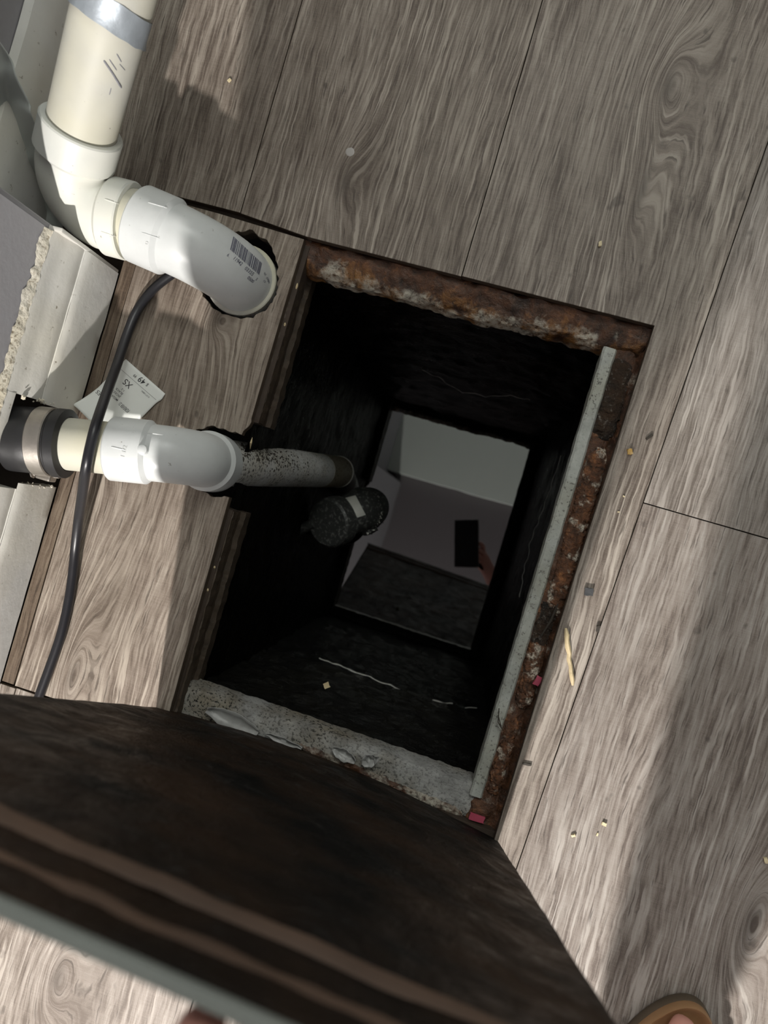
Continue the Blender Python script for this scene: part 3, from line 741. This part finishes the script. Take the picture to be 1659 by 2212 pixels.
for s_, x, y, h in (('6', 489, 552, 7), ('11942', 502, 559, 8.2), ('03355', 527, 581, 8.0), ('5', 551, 604, 6), ('0500', 533, 601, 7)):
    emboss(s_, bB, x, y, h, xd, M['ink_blue'], up, 'printed_digits', .0003, .02, .82)
for i, (x, y) in enumerate(((569, 590), (574, 600), (568, 606), (577, 608))):
    emboss(('NSF', 'DWV', 'CSA', 'PVC')[i][:2], bB, x, y, 4, (.5, .86), M['ink_blue'], up, 'printed_digits', .0003, .01, .9)

# ================================================================== LOWER DRAIN
lo = thing('drain_pipe', 'thinner white drain pipe running from the wall hole down into the black water', 'pipe')
R1, RH, RB = .0247, .0302, .0268
cl = at(455, 998, .0); axisz = .052
L0 = at(60, 950, .068); cL = Vector((cl.x, cl.y, axisz)); dL = (cL - L0).normalized()
def along(px, py):                              # nearest axis point under a photo point
    r = ray(px, py); w0 = L0 - EYE; b = dL.dot(r); d0 = dL.dot(w0); e0 = r.dot(w0); t = (b * e0 - d0) / (1 - b * b); return L0 + dL * t
h0 = along(243, 972); r0 = along(150, 960); c0 = along(78, 950); r1 = along(122, 956)
sweep('pipe', line_pts(along(110, 955), h0 + dL * .012, 10), [R1] * 10, M['pvc_cream'], lo, 48)
eL = elbow('bend', h0, cL, Vector((cL.x, cL.y, -.012)), .040, RH, RB, M['pvc_cool'], lo, hole=.84)
bL = bvh_of(eL)
nub = on_surface(bL, 309, 972, .0)
nrm = (nub - (h0 + dL * (nub - h0).dot(dL))).normalized()
sweep('moulding_nub', [nub - nrm * .002, nub + nrm * .0035, nub + nrm * .0048], [.0052, .0044, .0020], M['pvc_cool'], lo, 20)
ridge('moulded_tick', bL, [(240, 965), (270, 972)], .0006, M['pvc_cool'], lo)
ridge('moulded_tick', bL, [(318, 935), (356, 940)], .0006, M['pvc_cool'], lo)
emboss('1 1/2', bL, 268, 990, 9, (.25, -.97), M['moulded'], lo, 'moulded_size_mark')
dtop = Vector((cL.x, cL.y, .006)); dend = at(738, 1020, WZ - .02); dd = (dend - dtop).normalized()
npz = 40
dp = sweep('drop_pipe', line_pts(dtop, dend, npz), [R1] * npz, M['drop'], lo, 48, wob=.012)
# grime spots clinging to the drop pipe
bD = bvh_of(dp); rnd = random.Random(5); bm = bmesh.new()
for i in range(300):
    t = rnd.random(); x = lerp(520, 668, t); y = lerp(963, 995, t) + rnd.gauss(6, 13) + t * 8
    q = on_surface(bD, x, y, 0.0)
    if q is None or rnd.random() < .35 * t: continue
    s = rnd.uniform(.0006, .0022) * (1 - .3 * t)
    mtx = Matrix.Translation(q) @ Matrix.Rotation(rnd.uniform(0, 6), 4, 'Z') @ Matrix.Diagonal((s * rnd.uniform(.8, 1.8), s * .7, s * .5, 1))
    bmesh.ops.create_icosphere(bm, subdivisions=1, radius=1, matrix=mtx)
me = bpy.data.meshes.new('grime_spots'); bm.to_mesh(me); bm.free()
gsp = link('grime_spots', me, M['twig'], lo); gsp['kind'] = 'stuff'
wl_c = dtop + dd * ((WZ - dtop.z) / dd.z)
band('grease_ring', wl_c + Vector((0, 0, .0005)), wl_c + Vector((0, 0, .003)), R1 * .9, R1 * 1.04, M['scum'], lo, 40, .0005)
band('stained_band', wl_c - dd * .10, wl_c - dd * .003, R1 * .9, R1 * 1.012, speck('stained_pipe_end', (.30, .26, .19), .5, amount=.0, bump=.2), lo, 40)
# rubber coupling with its steel band clamp
sweep_rings('rubber_coupling', [along(30, 946), along(62, 949), along(98, 953), along(100, 953), along(122, 956), along(126, 957), along(146, 959), along(150, 960)],
            [.031, .031, .031, .0305, .0305, .0325, .0325, .0255], M['rubber'], lo)
band('clamp_band', along(84, 951), along(119, 955), .030, .0325, M['steel'], lo)
bC = bvh_of(bpy.data.objects['clamp_band'])
for i in range(7):
    ridge('clamp_slot', bC, [(82 + i * 3.0, 972 + i * 6.5), (101 + i * 2.0, 969 + i * 6.5)], .0006, M['rubber'], lo, 6)
sc = along(104, 953) + Vector((0, -.030, -.006))
sdir = Vector((.25, -.9, -.2)).normalized()
sweep('clamp_screw', [sc - dL * .010, sc - dL * .0085, sc - dL * .008, sc + dL * .016], [.0055, .0060, .0038, .0038], M['steel'], lo, 10)
box('clamp_housing', sc - Vector((.004, .006, .006)), sc + Vector((.012, .005, .006)), M['steel'], lo, .002)

# ================================================================== CABLE
cab = []
for px, py, z in ((408, 580, .0055), (392, 584, .006), (372, 592, .006), (330, 626, .006), (296, 672, .008), (272, 730, .016), (252, 790, .032), (230, 850, .062), (208, 915, .088), (195, 965, .0925), (186, 1010, .088), (178, 1065, .060), (170, 1120, .030), (163, 1180, .012), (157, 1240, .007), (148, 1300, .006), (132, 1370, .006), (108, 1440, .006), (86, 1500, .006), (66, 1560, .006), (50, 1640, .006)): cab.append(at(px, py, z))
def catmull(P, n=8):
    out = []
    for i in range(len(P) - 1):
        p0, p1, p2, p3 = P[max(i - 1, 0)], P[i], P[i + 1], P[min(i + 2, len(P) - 1)]
        for j in range(n):
            t = j / n; out.append(.5 * ((2 * p1) + (p2 - p0) * t + (2 * p0 - 5 * p1 + 4 * p2 - p3) * t * t + (3 * p1 - p0 - 3 * p2 + p3) * t ** 3))
    out.append(P[-1]); return out
cp = catmull(cab)
tag(sweep('power_cable', cp, [.0047] * len(cp), M['cable'], None, 20), 'black rubber cable curving from under the upper bend over the lower pipe', 'cable')

# ================================================================== PRICE TAG
tg = thing('price_tag', 'white paper price tag curled on the strip beside the lower pipe', 'tag')
O = Vector((358, 851)); XD = Vector((-.750, -.661)); YD = Vector((-.690, .724))
def tag_pt(X, Y, lift=0.0):                     # X, Y in photo pixels on the tag
    z = .0012 + .00002 * Y
    edge = max(0, (X - 40) / 75); far = max(0, (Y - 78) / 75)
    z += .010 * far * far * edge + .0016 * math.sin(X * .05) * (Y / 90)
    if Y > 85: z += .004 * (Y - 85) / 60
    q = O + XD * X + YD * (Y * 1.0 - (8 * (edge * far)))
    p = at(q.x, q.y, 0); s_ = (HC - z) / HC
    return Vector((p.x, p.y, z + lift))
nX, nY = 24, 26; vs, fs = [], []
TW, TH = 113, 150
for i in range(nX + 1):
    for j in range(nY + 1):
        X = TW * i / nX; Y = TH * j / nY
        vs.append(tag_pt(X - 3 * math.exp(-((Y - 14) / 9) ** 2) * (1 - i / nX), Y))
for i in range(nX):
    for j in range(nY): a = i * (nY + 1) + j; fs.append((a, a + 1, a + nY + 2, a + nY + 1))
pp = mesh('paper', vs, fs, M['paper'], tg, 60); pp.modifiers.new('thick', 'SOLIDIFY').thickness = .0003
def print_tag(s, X, Y, h, cond=1.0, bold=0.0, mat='ink', name='printed_text'):
    v_, f_ = text_shape(s, h / .70, bold, cond)
    return mesh(name, [tag_pt(X + p.x, Y + p.y, .00045) for p in v_], f_, M[mat], tg)
print_tag('$', 38, 8, 7, .9, .015); print_tag('49', 47, 6, 12.5, .95, .03); print_tag('99', 69, 11, 6.5, .85, .02)
for (xa, ya, xb, yb) in ((4, 22.6, 108, 23.6),):
    vs = []; N_ = 24
    for i in range(N_ + 1):
        X = lerp(xa, xb, i / N_); Y = lerp(ya, yb, i / N_); vs += [tag_pt(X, Y - .45, .0005), tag_pt(X, Y + .45, .0005)]
    mesh('printed_rule', vs, [(2 * i, 2 * i + 1, 2 * i + 3, 2 * i + 2) for i in range(N_)], M['ink_line'], tg)
print_tag('01371108001', 18, 27, 3.2, .9)
print_tag('XS', 62, 31, 13.5, .95, .02)
print_tag('1-2', 66, 52, 4.6); print_tag('BLACK', 64, 59, 4.8, 1, .01); print_tag('JACKETS', 64, 67, 4.8, 1, .01); print_tag('MEGA AP', 62, 76, 4.8, 1, .01)
print_tag('FOREVER 21', 27, 76, 8.2, .46, .01); print_tag('ES', 98, 90, 9, .9, .02)

# ================================================================== GREY PLASTIC SHEET stuffed behind the bend
ctrl = [  # rows from the wall down to the floor, columns from the far end to the near end
    [(-40, 60, .16), (4, 92, .15), (38, 160, .135), (78, 236, .115), (92, 300, .09), (105, 380, .06), (150, 492, .012)],
    [(-60, 140, .15), (-5, 160, .135), (30, 230, .105), (58, 300, .085), (84, 380, .055), (112, 440, .03), (140, 505, .008)],
    [(-90, 220, .13), (-20, 250, .11), (14, 320, .085), (50, 400, .055), (80, 450, .03), (105, 490, .014), (122, 520, .006)],
    [(-120, 330, .10), (-40, 360, .08), (0, 400, .07), (30, 450, .045), (58, 490, .03), (80, 515, .015), (100, 530, .005)]]
rows = [catmull([at(*c) for c in r], 7) for r in ctrl]
cols = list(zip(*rows)); gridv = [catmull(list(c), 8) for c in cols]
vs, fs = [], []; m = len(gridv[0])
for i, c in enumerate(gridv):
    for j, p in enumerate(c):
        q = p + Vector((0, 0, .005 * abs(math.sin(i * .33 + j * .16 + 2 * nz(p, 12, 7))) + .012 * abs(nz(p, 24, 3)))) + Vector((nz(p, 35, 9), nz(p, 35, 14), 0)) * .004
        vs.append(q)
for i in range(len(gridv) - 1):
    for j in range(m - 1): a = i * m + j; fs.append((a, a + 1, a + m + 1, a + m))
sh = mesh('plastic_sheet', vs, fs, M['sheet'], None, 60); sh.modifiers.new('thick', 'SOLIDIFY').thickness = .0006
tag(sh, 'crumpled grey plastic sheet tucked between the wall and the upper pipe bend', 'plastic sheet')

# ================================================================== PUMP in the water
pump = thing('sump_pump', 'black submerged pump with round cap breaking the dark water', 'pump')
pc = at(706, 1130, -.395); pd = (at(775, 1112, -.47) - pc).normalized()
pd = Vector((pd.x, pd.y, pd.z)).normalized()
sweep_rings('motor_cap', [pc + pd * .0, pc, pc + pd * .003, pc + pd * .010, pc + pd * .030], [.0005, .035, .0385, .0395, .0385], M['pump'], pump, 40)
qd = at(772, 1104, -.432)
sweep_rings('pump_body', [pc + pd * .028, qd, qd + pd * .012, qd + pd * .014, qd + pd * .09], [.030, .033, .0365, .0345, .034], M['pump'], pump, 40)
lbl_c = at(757, 1090, -.416)
bP = bvh_of(bpy.data.objects['pump_body'])
v_, f_ = quad_print(bP, ((738, 1078), (768, 1070), (790, 1112), (772, 1118)), 0, 1, 0, 1, 8, 8)
if v_: mesh('pump_label', v_, f_, M['label'], pump)
cr = [qd + Vector((math.cos(a) * .039, math.sin(a) * .039, .004)) for a in [i * .12 - .9 for i in range(16)]]
crumbs('scale_deposit', cr, .0016, 9, M['scum'], pump, 40)
sweep('pump_inlet', [at(640, 1150, -.43), at(655, 1140, -.42), at(680, 1130, -.41)], [.008, .009, .008], M['pump'], pump, 14)
sweep('pump_foot', [at(800, 1150, -.448), at(790, 1130, -.445), at(770, 1120, -.44)], [.012, .018, .014], M['pump'], pump, 16)

# ================================================================== LID
lid = thing('hatch_lid', 'heavy dark rusty steel hatch lid held upright at the near end of the opening', 'lid')
BL, BR = at(338, 1527), at(1076, 1816); TLp, TRp = Vector((-.2720, -.1130, .540)), Vector((.1023, -.1319, .540))
BL.z = BR.z = .002
mid = (BL + BR + TLp + TRp) / 4
ux = ((BR - BL) + (TRp - TLp)).normalized(); uy_ = ((TLp - BL) + (TRp - BR)).normalized()
un = ux.cross(uy_).normalized()
if un.dot(EYE - mid) < 0: un = -un              # towards the opening and the lens
def lid_pt(u, v, w=0.0):                       # u across, v up, w out of the wet face
    p = BL.lerp(BR, u).lerp(TLp.lerp(TRp, u), v)
    bow = math.sin(math.pi * min(1, max(0, u))) * max(0, 1 - v) ** 1.2
    return p + un * (w + .011 * bow)
def lid_grid(name, us, vs_, wf, mat, th=None, smooth=40):
    vv, ff = [], []; m = len(vs_)
    for u in us:
        for v in vs_: vv.append(lid_pt(u, v, wf(u, v)))
    for i in range(len(us) - 1):
        for j in range(m - 1): a = i * m + j; ff.append((a, a + 1, a + m + 1, a + m))
    o = mesh(name, vv, ff, mat, lid, smooth)
    if th: s = o.modifiers.new('thick', 'SOLIDIFY'); s.thickness = th; s.offset = -1 if (o.data.polygons[0].normal.dot(un) > 0) else 1
    return o
def lin(a, b, n): return [lerp(a, b, i / (n - 1)) for i in range(n)]
def face_w(u, v): p = lid_pt(u, v); return min(1, 12 * min(u + .02, 1.02 - u), 12 * min(v + .02, 1.02 - v)) * (.0025 * nz(p, 22, 5) + .0012 * nz(p, 60, 8))
lid_grid('underside_plate', lin(0, 1, 70), lin(-.036, 1, 94), face_w, M['lid'], .0035)
def bar(name, pts_w, us, mat, rough=1.0):                 # section (v, w) swept across u
    vv, ff = [], []; m = len(pts_w)
    for u in us:
        for (v, w) in pts_w:
            p = lid_pt(u, v, w); vv.append(p + un * (.0012 * rough * nz(p, 60, 4)))
    for i in range(len(us) - 1):
        for j in range(m - 1): a = i * m + j; ff.append((a, a + 1, a + m + 1, a + m))
    ff.append(tuple(range(m))); ff.append(tuple((len(us) - 1) * m + j for j in range(m))[::-1])
    return mesh(name, vv, ff, mat, lid, 40)
bar('stiffening_rib', [(.904, .0), (.908, .003), (.911, .004), (.914, .003), (.918, .0)], lin(.0, 1, 60), M['ridge'])
bar('stiffening_rib', [(.958, .0), (.961, .0015), (.964, .0022), (.967, .0015), (.970, .0)], lin(.0, 1, 60), M['ridge'])
bar('rim_gasket', [(1.0005, -.0038), (1.0005, -.0012), (1.002, .0), (1.006, -.0002), (1.0075, -.0012), (1.0075, -.0038)], lin(-.01, 1.01, 60), M['lid_gasket'], 0)

# ================================================================== LITTER on the floor
def chip(name, px, py, sz, mat, label, cat, z=0.0, ang=0.0, seed=0, group=None, bev=.2):
    c = at(px, py, z); bm = bmesh.new(); bmesh.ops.create_cube(bm, size=1)
    for v in bm.verts: v.co = Vector((v.co.x * sz[0], v.co.y * sz[1], v.co.z * sz[2]))
    bmesh.ops.subdivide_edges(bm, edges=bm.edges[:], cuts=2, use_grid_fill=True)
    for v in bm.verts: v.co += Vector((nz(v.co, 400, seed), nz(v.co, 400, seed + 3), nz(v.co, 400, seed + 6))) * min(sz) * .35
    bmesh.ops.transform(bm, matrix=Matrix.Translation((0, 0, sz[2] * .5)) @ Matrix.Rotation(ang, 4, 'Z'), verts=bm.verts)
    zmin = min(v.co.z for v in bm.verts)
    for v in bm.verts: v.co.z -= zmin
    me = bpy.data.meshes.new(name); bm.to_mesh(me); bm.free(); o = link(name, me, mat, None, 50); o.location = c
    return tag(o, label, cat, group)
a, b = at(1222, 1357, .002), at(1237, 1480, .002)
sp = [a.lerp(b, i / 9) + Vector((nz((i, 0, 0), .9) * .0015, 0, .0012 * math.sin(i))) for i in range(10)]
so = sweep('wood_splinter', sp, [.0012, .0024, .0022, .0026, .0021, .0022, .0019, .0021, .0022, .0012], M['straw'], None, 7, smooth=20)
tag(so, 'long pale wood splinter on the floor right of the hatch frame', 'splinter')
chip('grey_chip', 1271, 1278, (.0078, .0070, .003), M['chip'], 'small square dark grey chip on the floor above the splinter', 'chip', 0, .2, 1)
chip('dark_bead', 1291, 1357, (.0030, .0058, .0026), M['twig'], 'tiny black bead-like bit right of the pale splinter', 'debris', 0, .1, 2)
chip('amber_crumb', 1360, 976, (.0045, .0048, .003), M['amber'], 'amber crumb beside the upper right corner of the frame', 'crumb', 0, .4, 3)
chip('dark_sliver', 1402, 944, (.0075, .0022, .0016), M['twig'], 'short dark sliver right of the amber crumb', 'debris', 0, .9, 4)
chip('dark_sliver', 1139, 1650, (.0085, .0018, .0016), M['twig'], 'thin dark sliver against the lower right edge of the opening', 'debris', 0, .15, 5)
for i, (x, y, s_, lb) in enumerate(((1304, 1779, .0042, 'largest cream crumb low on the floor between lid and sandal'), (1238, 1804, .0040, 'cream crumb nearest the lid edge on the right floor'), (1290, 1802, .0026, 'small cream crumb just below the largest crumb'),
                                    (1653, 1857, .0050, 'cream crumb at the far right edge of the floor'), (1347, 1072, .0022, 'pale crumb below the amber crumb beside the frame'), (1336, 1106, .0018, 'tiny pale crumb, lowest of the three beside the frame'),
                                    (496, 175, .0035, 'white crumb on the shadowed plank beside the upper pipe'), (1296, 528, .0045, 'flat pale flake on the plank above the frame corner'))):
    chip('crumb', x, y, (s_, s_ * .6, s_ * .5), M['crumb'], lb, 'crumb', 0, i * .7, i + 10)
chip('pink_scrap', 1161, 1470, (.0055, .0095, .0022), M['pink'], 'small upright pink scrap lodged in the rusty right ledge', 'scrap', -.011, -.25, 21)
chip('pink_scrap', 1030, 1765, (.0145, .0060, .0035), M['pink'], 'larger pink scrap at the near right corner of the frame', 'scrap', -.018, .0, 22)
chip('leaf_scrap', 706, 1480, (.006, .006, .0015), M['straw'], 'small tan triangular scrap on the near tank wall', 'scrap', -.06, .7, 23)
# thin dark twigs on the ledge
tw = thing('twig', 'forked dark twig lying on the grey gasket near the lower corner', 'twig')
for pts in ([(1078, 1530), (1076, 1560), (1084, 1574)], [(1076, 1545), (1083, 1572)], ):
    q = [at(x, y, -.008) for x, y in pts]; sweep('twig_stem', q, [.0005] * len(q), M['twig'], tw, 6)
tw2 = sweep('twig', [at(1205, 1305, -.009), at(1190, 1340, -.008), at(1166, 1378, -.010)], [.0008, .0012, .0006], M['twig'], None, 6)
tag(tw2, 'dark straight twig across the greasy right ledge', 'twig')
# white drip on a plank
bm = bmesh.new(); bmesh.ops.create_uvsphere(bm, u_segments=16, v_segments=8, radius=1)
for v in bm.verts: v.co = Vector((v.co.x * .0046 * (1 + .12 * nz(v.co, 2, 3)), v.co.y * .0044 * (1 + .12 * nz(v.co, 2, 5)), max(0, v.co.z) * .0005))
me = bpy.data.meshes.new('paint_drip'); bm.to_mesh(me); bm.free()
dr = link('paint_drip', me, plain('dried_drip', (.40, .38, .36), .5, var=.05), None, 60); dr.location = at(756, 328)
tag(dr, 'round pale dried drip on the plank above the opening', 'drip')

# ================================================================== PERSON holding lid and phone (mostly outside the frame)
per = thing('person', 'person in sandals and dark clothes standing over the hatch, one hand on the lid', 'person')
def skin_mesh(name, nodes, edges, mat, parent, sub=2):
    names = list(nodes); me = bpy.data.meshes.new(name)
    me.from_pydata([nodes[n_][0] for n_ in names], [(names.index(a), names.index(b)) for a, b in edges], [])
    o = link(name, me, mat, parent); md = o.modifiers.new('skin', 'SKIN'); md.use_smooth_shade = True
    for i, n_ in enumerate(names):
        sv = me.skin_vertices[0].data[i]; r = nodes[n_][1]; sv.radius = (r, r); sv.use_root = (i == 0)
    if sub: sd = o.modifiers.new('sub', 'SUBSURF'); sd.levels = sub; sd.render_levels = sub
    return o
fing = at(655, 2200, .515)                       # where a fingertip shows past the lid rim
N0 = {'pelvis': ((.12, -.80, .90), .125), 'spine': ((.10, -.68, 1.05), .125), 'chest': ((.08, -.54, 1.20), .13), 'neck': ((.08, -.43, 1.30), .055),
      'head': ((.07, -.36, 1.38), .080), 'crown': ((.065, -.29, 1.45), .075),
      'sh_r': ((.24, -.50, 1.19), .058), 'el_r': ((.26, -.29, .99), .042), 'wr_r': ((.105, -.110, .835), .026), 'pa_r': ((.062, -.075, .785), .024),
      'sh_l': ((-.09, -.52, 1.19), .058), 'el_l': ((-.24, -.52, .90), .042), 'wr_l': ((fing.x + .005, fing.y - .13, .62), .027), 'pa_l': ((fing.x + .005, fing.y - .062, .575), .025),
      'hip_r': ((.18, -.80, .85), .085), 'kn_r': ((.215, -.640, .48), .056), 'an_r': ((.262, -.575, .095), .034), 'ba_r': ((.302, -.428, .046), .033),
      'hip_l': ((.03, -.82, .85), .085), 'kn_l': ((.0, -.80, .48), .058), 'an_l': ((-.01, -.85, .085), .036), 'ba_l': ((-.005, -.73, .045), .032)}
E0 = [('pelvis', 'spine'), ('spine', 'chest'), ('chest', 'neck'), ('neck', 'head'), ('head', 'crown'), ('chest', 'sh_r'), ('sh_r', 'el_r'), ('el_r', 'wr_r'), ('wr_r', 'pa_r'),
      ('chest', 'sh_l'), ('sh_l', 'el_l'), ('el_l', 'wr_l'), ('wr_l', 'pa_l'), ('pelvis', 'hip_r'), ('hip_r', 'kn_r'), ('kn_r', 'an_r'), ('an_r', 'ba_r'),
      ('pelvis', 'hip_l'), ('hip_l', 'kn_l'), ('kn_l', 'an_l'), ('an_l', 'ba_l')]
# toes, unequal; the right foot's tips reach into the frame
for sgn, ft, bx, by, bz in ((1, 'r', .306, -.426, .046), (-1, 'l', -.005, -.73, .045)):
    cy_, sy_ = (math.cos(.25), -math.sin(.25)) if ft == 'r' else (1.0, 0.0)
    def turn(x_, y_): return bx + x_ * cy_ - y_ * sy_, by + x_ * sy_ + y_ * cy_
    for i, (dx, L, r) in enumerate(((-.020, .068, .0125), (-.004, .066, .0095), (.010, .058, .009), (.021, .048, .0085), (.030, .036, .008))):
        N0[f't{i}{ft}'] = ((*turn(sgn * dx, L * .55), bz - .010), r); N0[f'u{i}{ft}'] = ((*turn(sgn * dx * .95, L), bz - .018), r * .92)
        E0 += [('ba_' + ft, f't{i}{ft}'), (f't{i}{ft}', f'u{i}{ft}')]
# left hand: four fingers over the back of the rim, thumb aside
fx, fy = fing.x, fing.y
for i, (dx, L) in enumerate(((-.024, .9), (-.006, 1.0), (.012, .95), (.029, .8))):
    a_ = (fx + dx * .8 + .004, fy - .036, .575); b_ = (fx + dx, fy - .012, .552); c_ = (fx + dx, fy + .001 - (1 - L) * .03, .522)
    N0[f'fa{i}'] = (a_, .0088); N0[f'fb{i}'] = (b_, .0082); N0[f'fc{i}'] = (c_, .0074)
    E0 += [('pa_l', f'fa{i}'), (f'fa{i}', f'fb{i}'), (f'fb{i}', f'fc{i}')]
N0['tha'] = ((fx + .045, fy - .070, .585), .0100); N0['thb'] = ((fx + .058, fy - .040, .575), .0088); E0 += [('pa_l', 'tha'), ('tha', 'thb')]
# right hand: fingers round the phone's right edge
for i, dy in enumerate((.004, -.014, -.031, -.047)):
    N0[f'ga{i}'] = ((.056, -.035 + dy, .772), .0085); N0[f'gb{i}'] = ((.050, -.030 + dy, .748), .0080); N0[f'gc{i}'] = ((.036, -.028 + dy, .7365), .0072)
    E0 += [('pa_r', f'ga{i}'), (f'ga{i}', f'gb{i}'), (f'gb{i}', f'gc{i}')]
N0['gta'] = ((.030, -.072, .775), .0100); N0['gtb'] = ((.010, -.055, .764), .0088); E0 += [('pa_r', 'gta'), ('gta', 'gtb')]
skin_mesh('body', N0, E0, M['skin'], per)
def clothes(name, keys, edges, grow, mat, over={}):
    nd = {k_: (over.get(k_, N0[k_][0]), N0[k_][1] + grow) for k_ in keys}; return skin_mesh(name, nd, edges, mat, per)
clothes('shirt', ['spine', 'pelvis', 'chest', 'sh_r', 'el_r', 'sh_l', 'el_l'], [('pelvis', 'spine'), ('spine', 'chest'), ('chest', 'sh_r'), ('sh_r', 'el_r'), ('chest', 'sh_l'), ('sh_l', 'el_l')], .012, M['cloth'])
clothes('trousers', ['pelvis', 'hip_r', 'kn_r', 'an_r', 'hip_l', 'kn_l', 'an_l'], [('pelvis', 'hip_r'), ('hip_r', 'kn_r'), ('kn_r', 'an_r'), ('pelvis', 'hip_l'), ('hip_l', 'kn_l'), ('kn_l', 'an_l')], .014, M['cloth'], {'an_r': (.258, -.585, .15), 'an_l': (-.01, -.85, .14)})
skin_mesh('hair', {'a': ((.07, -.385, 1.43), .082), 'b': ((.065, -.31, 1.49), .074)}, [('a', 'b')], M['hair'], per)
def sandal(cx, toe_y, cyaw, Ls=.262, Wd=.088):
    s_ = bpy.data.objects.new('sandal', None); C.objects.link(s_); s_.parent = per
    def outline(gr, z):
        out = []
        for i in range(64):
            a = 2 * math.pi * i / 64; y = math.cos(a); x = math.sin(a)
            w = Wd * .5 * (1.0 if y > 0 else .86 + .14 * (1 + y)) * (1 - .10 * math.exp(-((y + .15) / .3) ** 2))
            X = x * (w + gr) * (1 - abs(y) ** 5 * .0); Y = (math.copysign(abs(y) ** .80, y)) * (Ls * .5 + gr) - Ls * .5
            c_, n_ = math.cos(cyaw), math.sin(cyaw); out.append(Vector((cx + X * c_ - Y * n_, toe_y + X * n_ + Y * c_, z)))
        return out
    def loft(name, loops, mat):
        vs = [p for l in loops for p in l]; fs = []; n = 64
        for i in range(len(loops) - 1):
            for j in range(n): k2 = (j + 1) % n; fs.append((i * n + j, i * n + k2, (i + 1) * n + k2, (i + 1) * n + j))
        fs.append(tuple(range(n))[::-1]); fs.append(tuple((len(loops) - 1) * n + j for j in range(n)))
        return mesh(name, vs, fs, mat, s_, 40)
    loft('sole', [outline(-.002, .0005), outline(.0, .003), outline(.0, .010), outline(-.001, .012)], M['sole'])
    loft('footbed', [outline(-.001, .0122), outline(-.0006, .019), outline(-.0022, .0215), outline(-.0045, .0205), outline(-.0095, .0155), outline(-.017, .0145)], M['leather'])
    vs, fs = [], []
    for i in range(17):
        a = math.pi * i / 16
        for dy in (-.085, -.125):
            X, c_, n_ = math.cos(a) * .047, math.cos(cyaw), math.sin(cyaw)
            vs.append(Vector((cx + X * c_ - dy * n_, toe_y + X * n_ + dy * c_, .014 + math.sin(a) * .066)))
    for i in range(16): fs.append((2 * i, 2 * i + 1, 2 * i + 3, 2 * i + 2))
    st = mesh('strap', vs, fs, M['leather'], s_, 60); st.modifiers.new('thick', 'SOLIDIFY').thickness = .003
    return s_
tip = at(1482, 2154, .03)
sandal(.317, -.349, -.25); sandal(-.005, -.64, .0)
# the phone taking the picture, held just behind the lens
ph = thing('phone', 'dark phone held level above the water, seen only as a dark reflection', 'phone')
def phone_box(name, a, b, mat, bev):
    o = box(name, a, b, mat, ph, bev); o.data.transform(Matrix.Translation(EYE) @ R3.to_4x4()); return o
phone_box('body', (-.047, -.110, .0040), (.030, .040, .0125), M['phone'], .0035)
phone_box('lens_housing', (-.008, .004, .0015), (.027, .037, .0042), M['phone'], .001)
phone_box('screen', (-.045, -.108, .01245), (.028, .038, .0129), M['glass'], .0002)
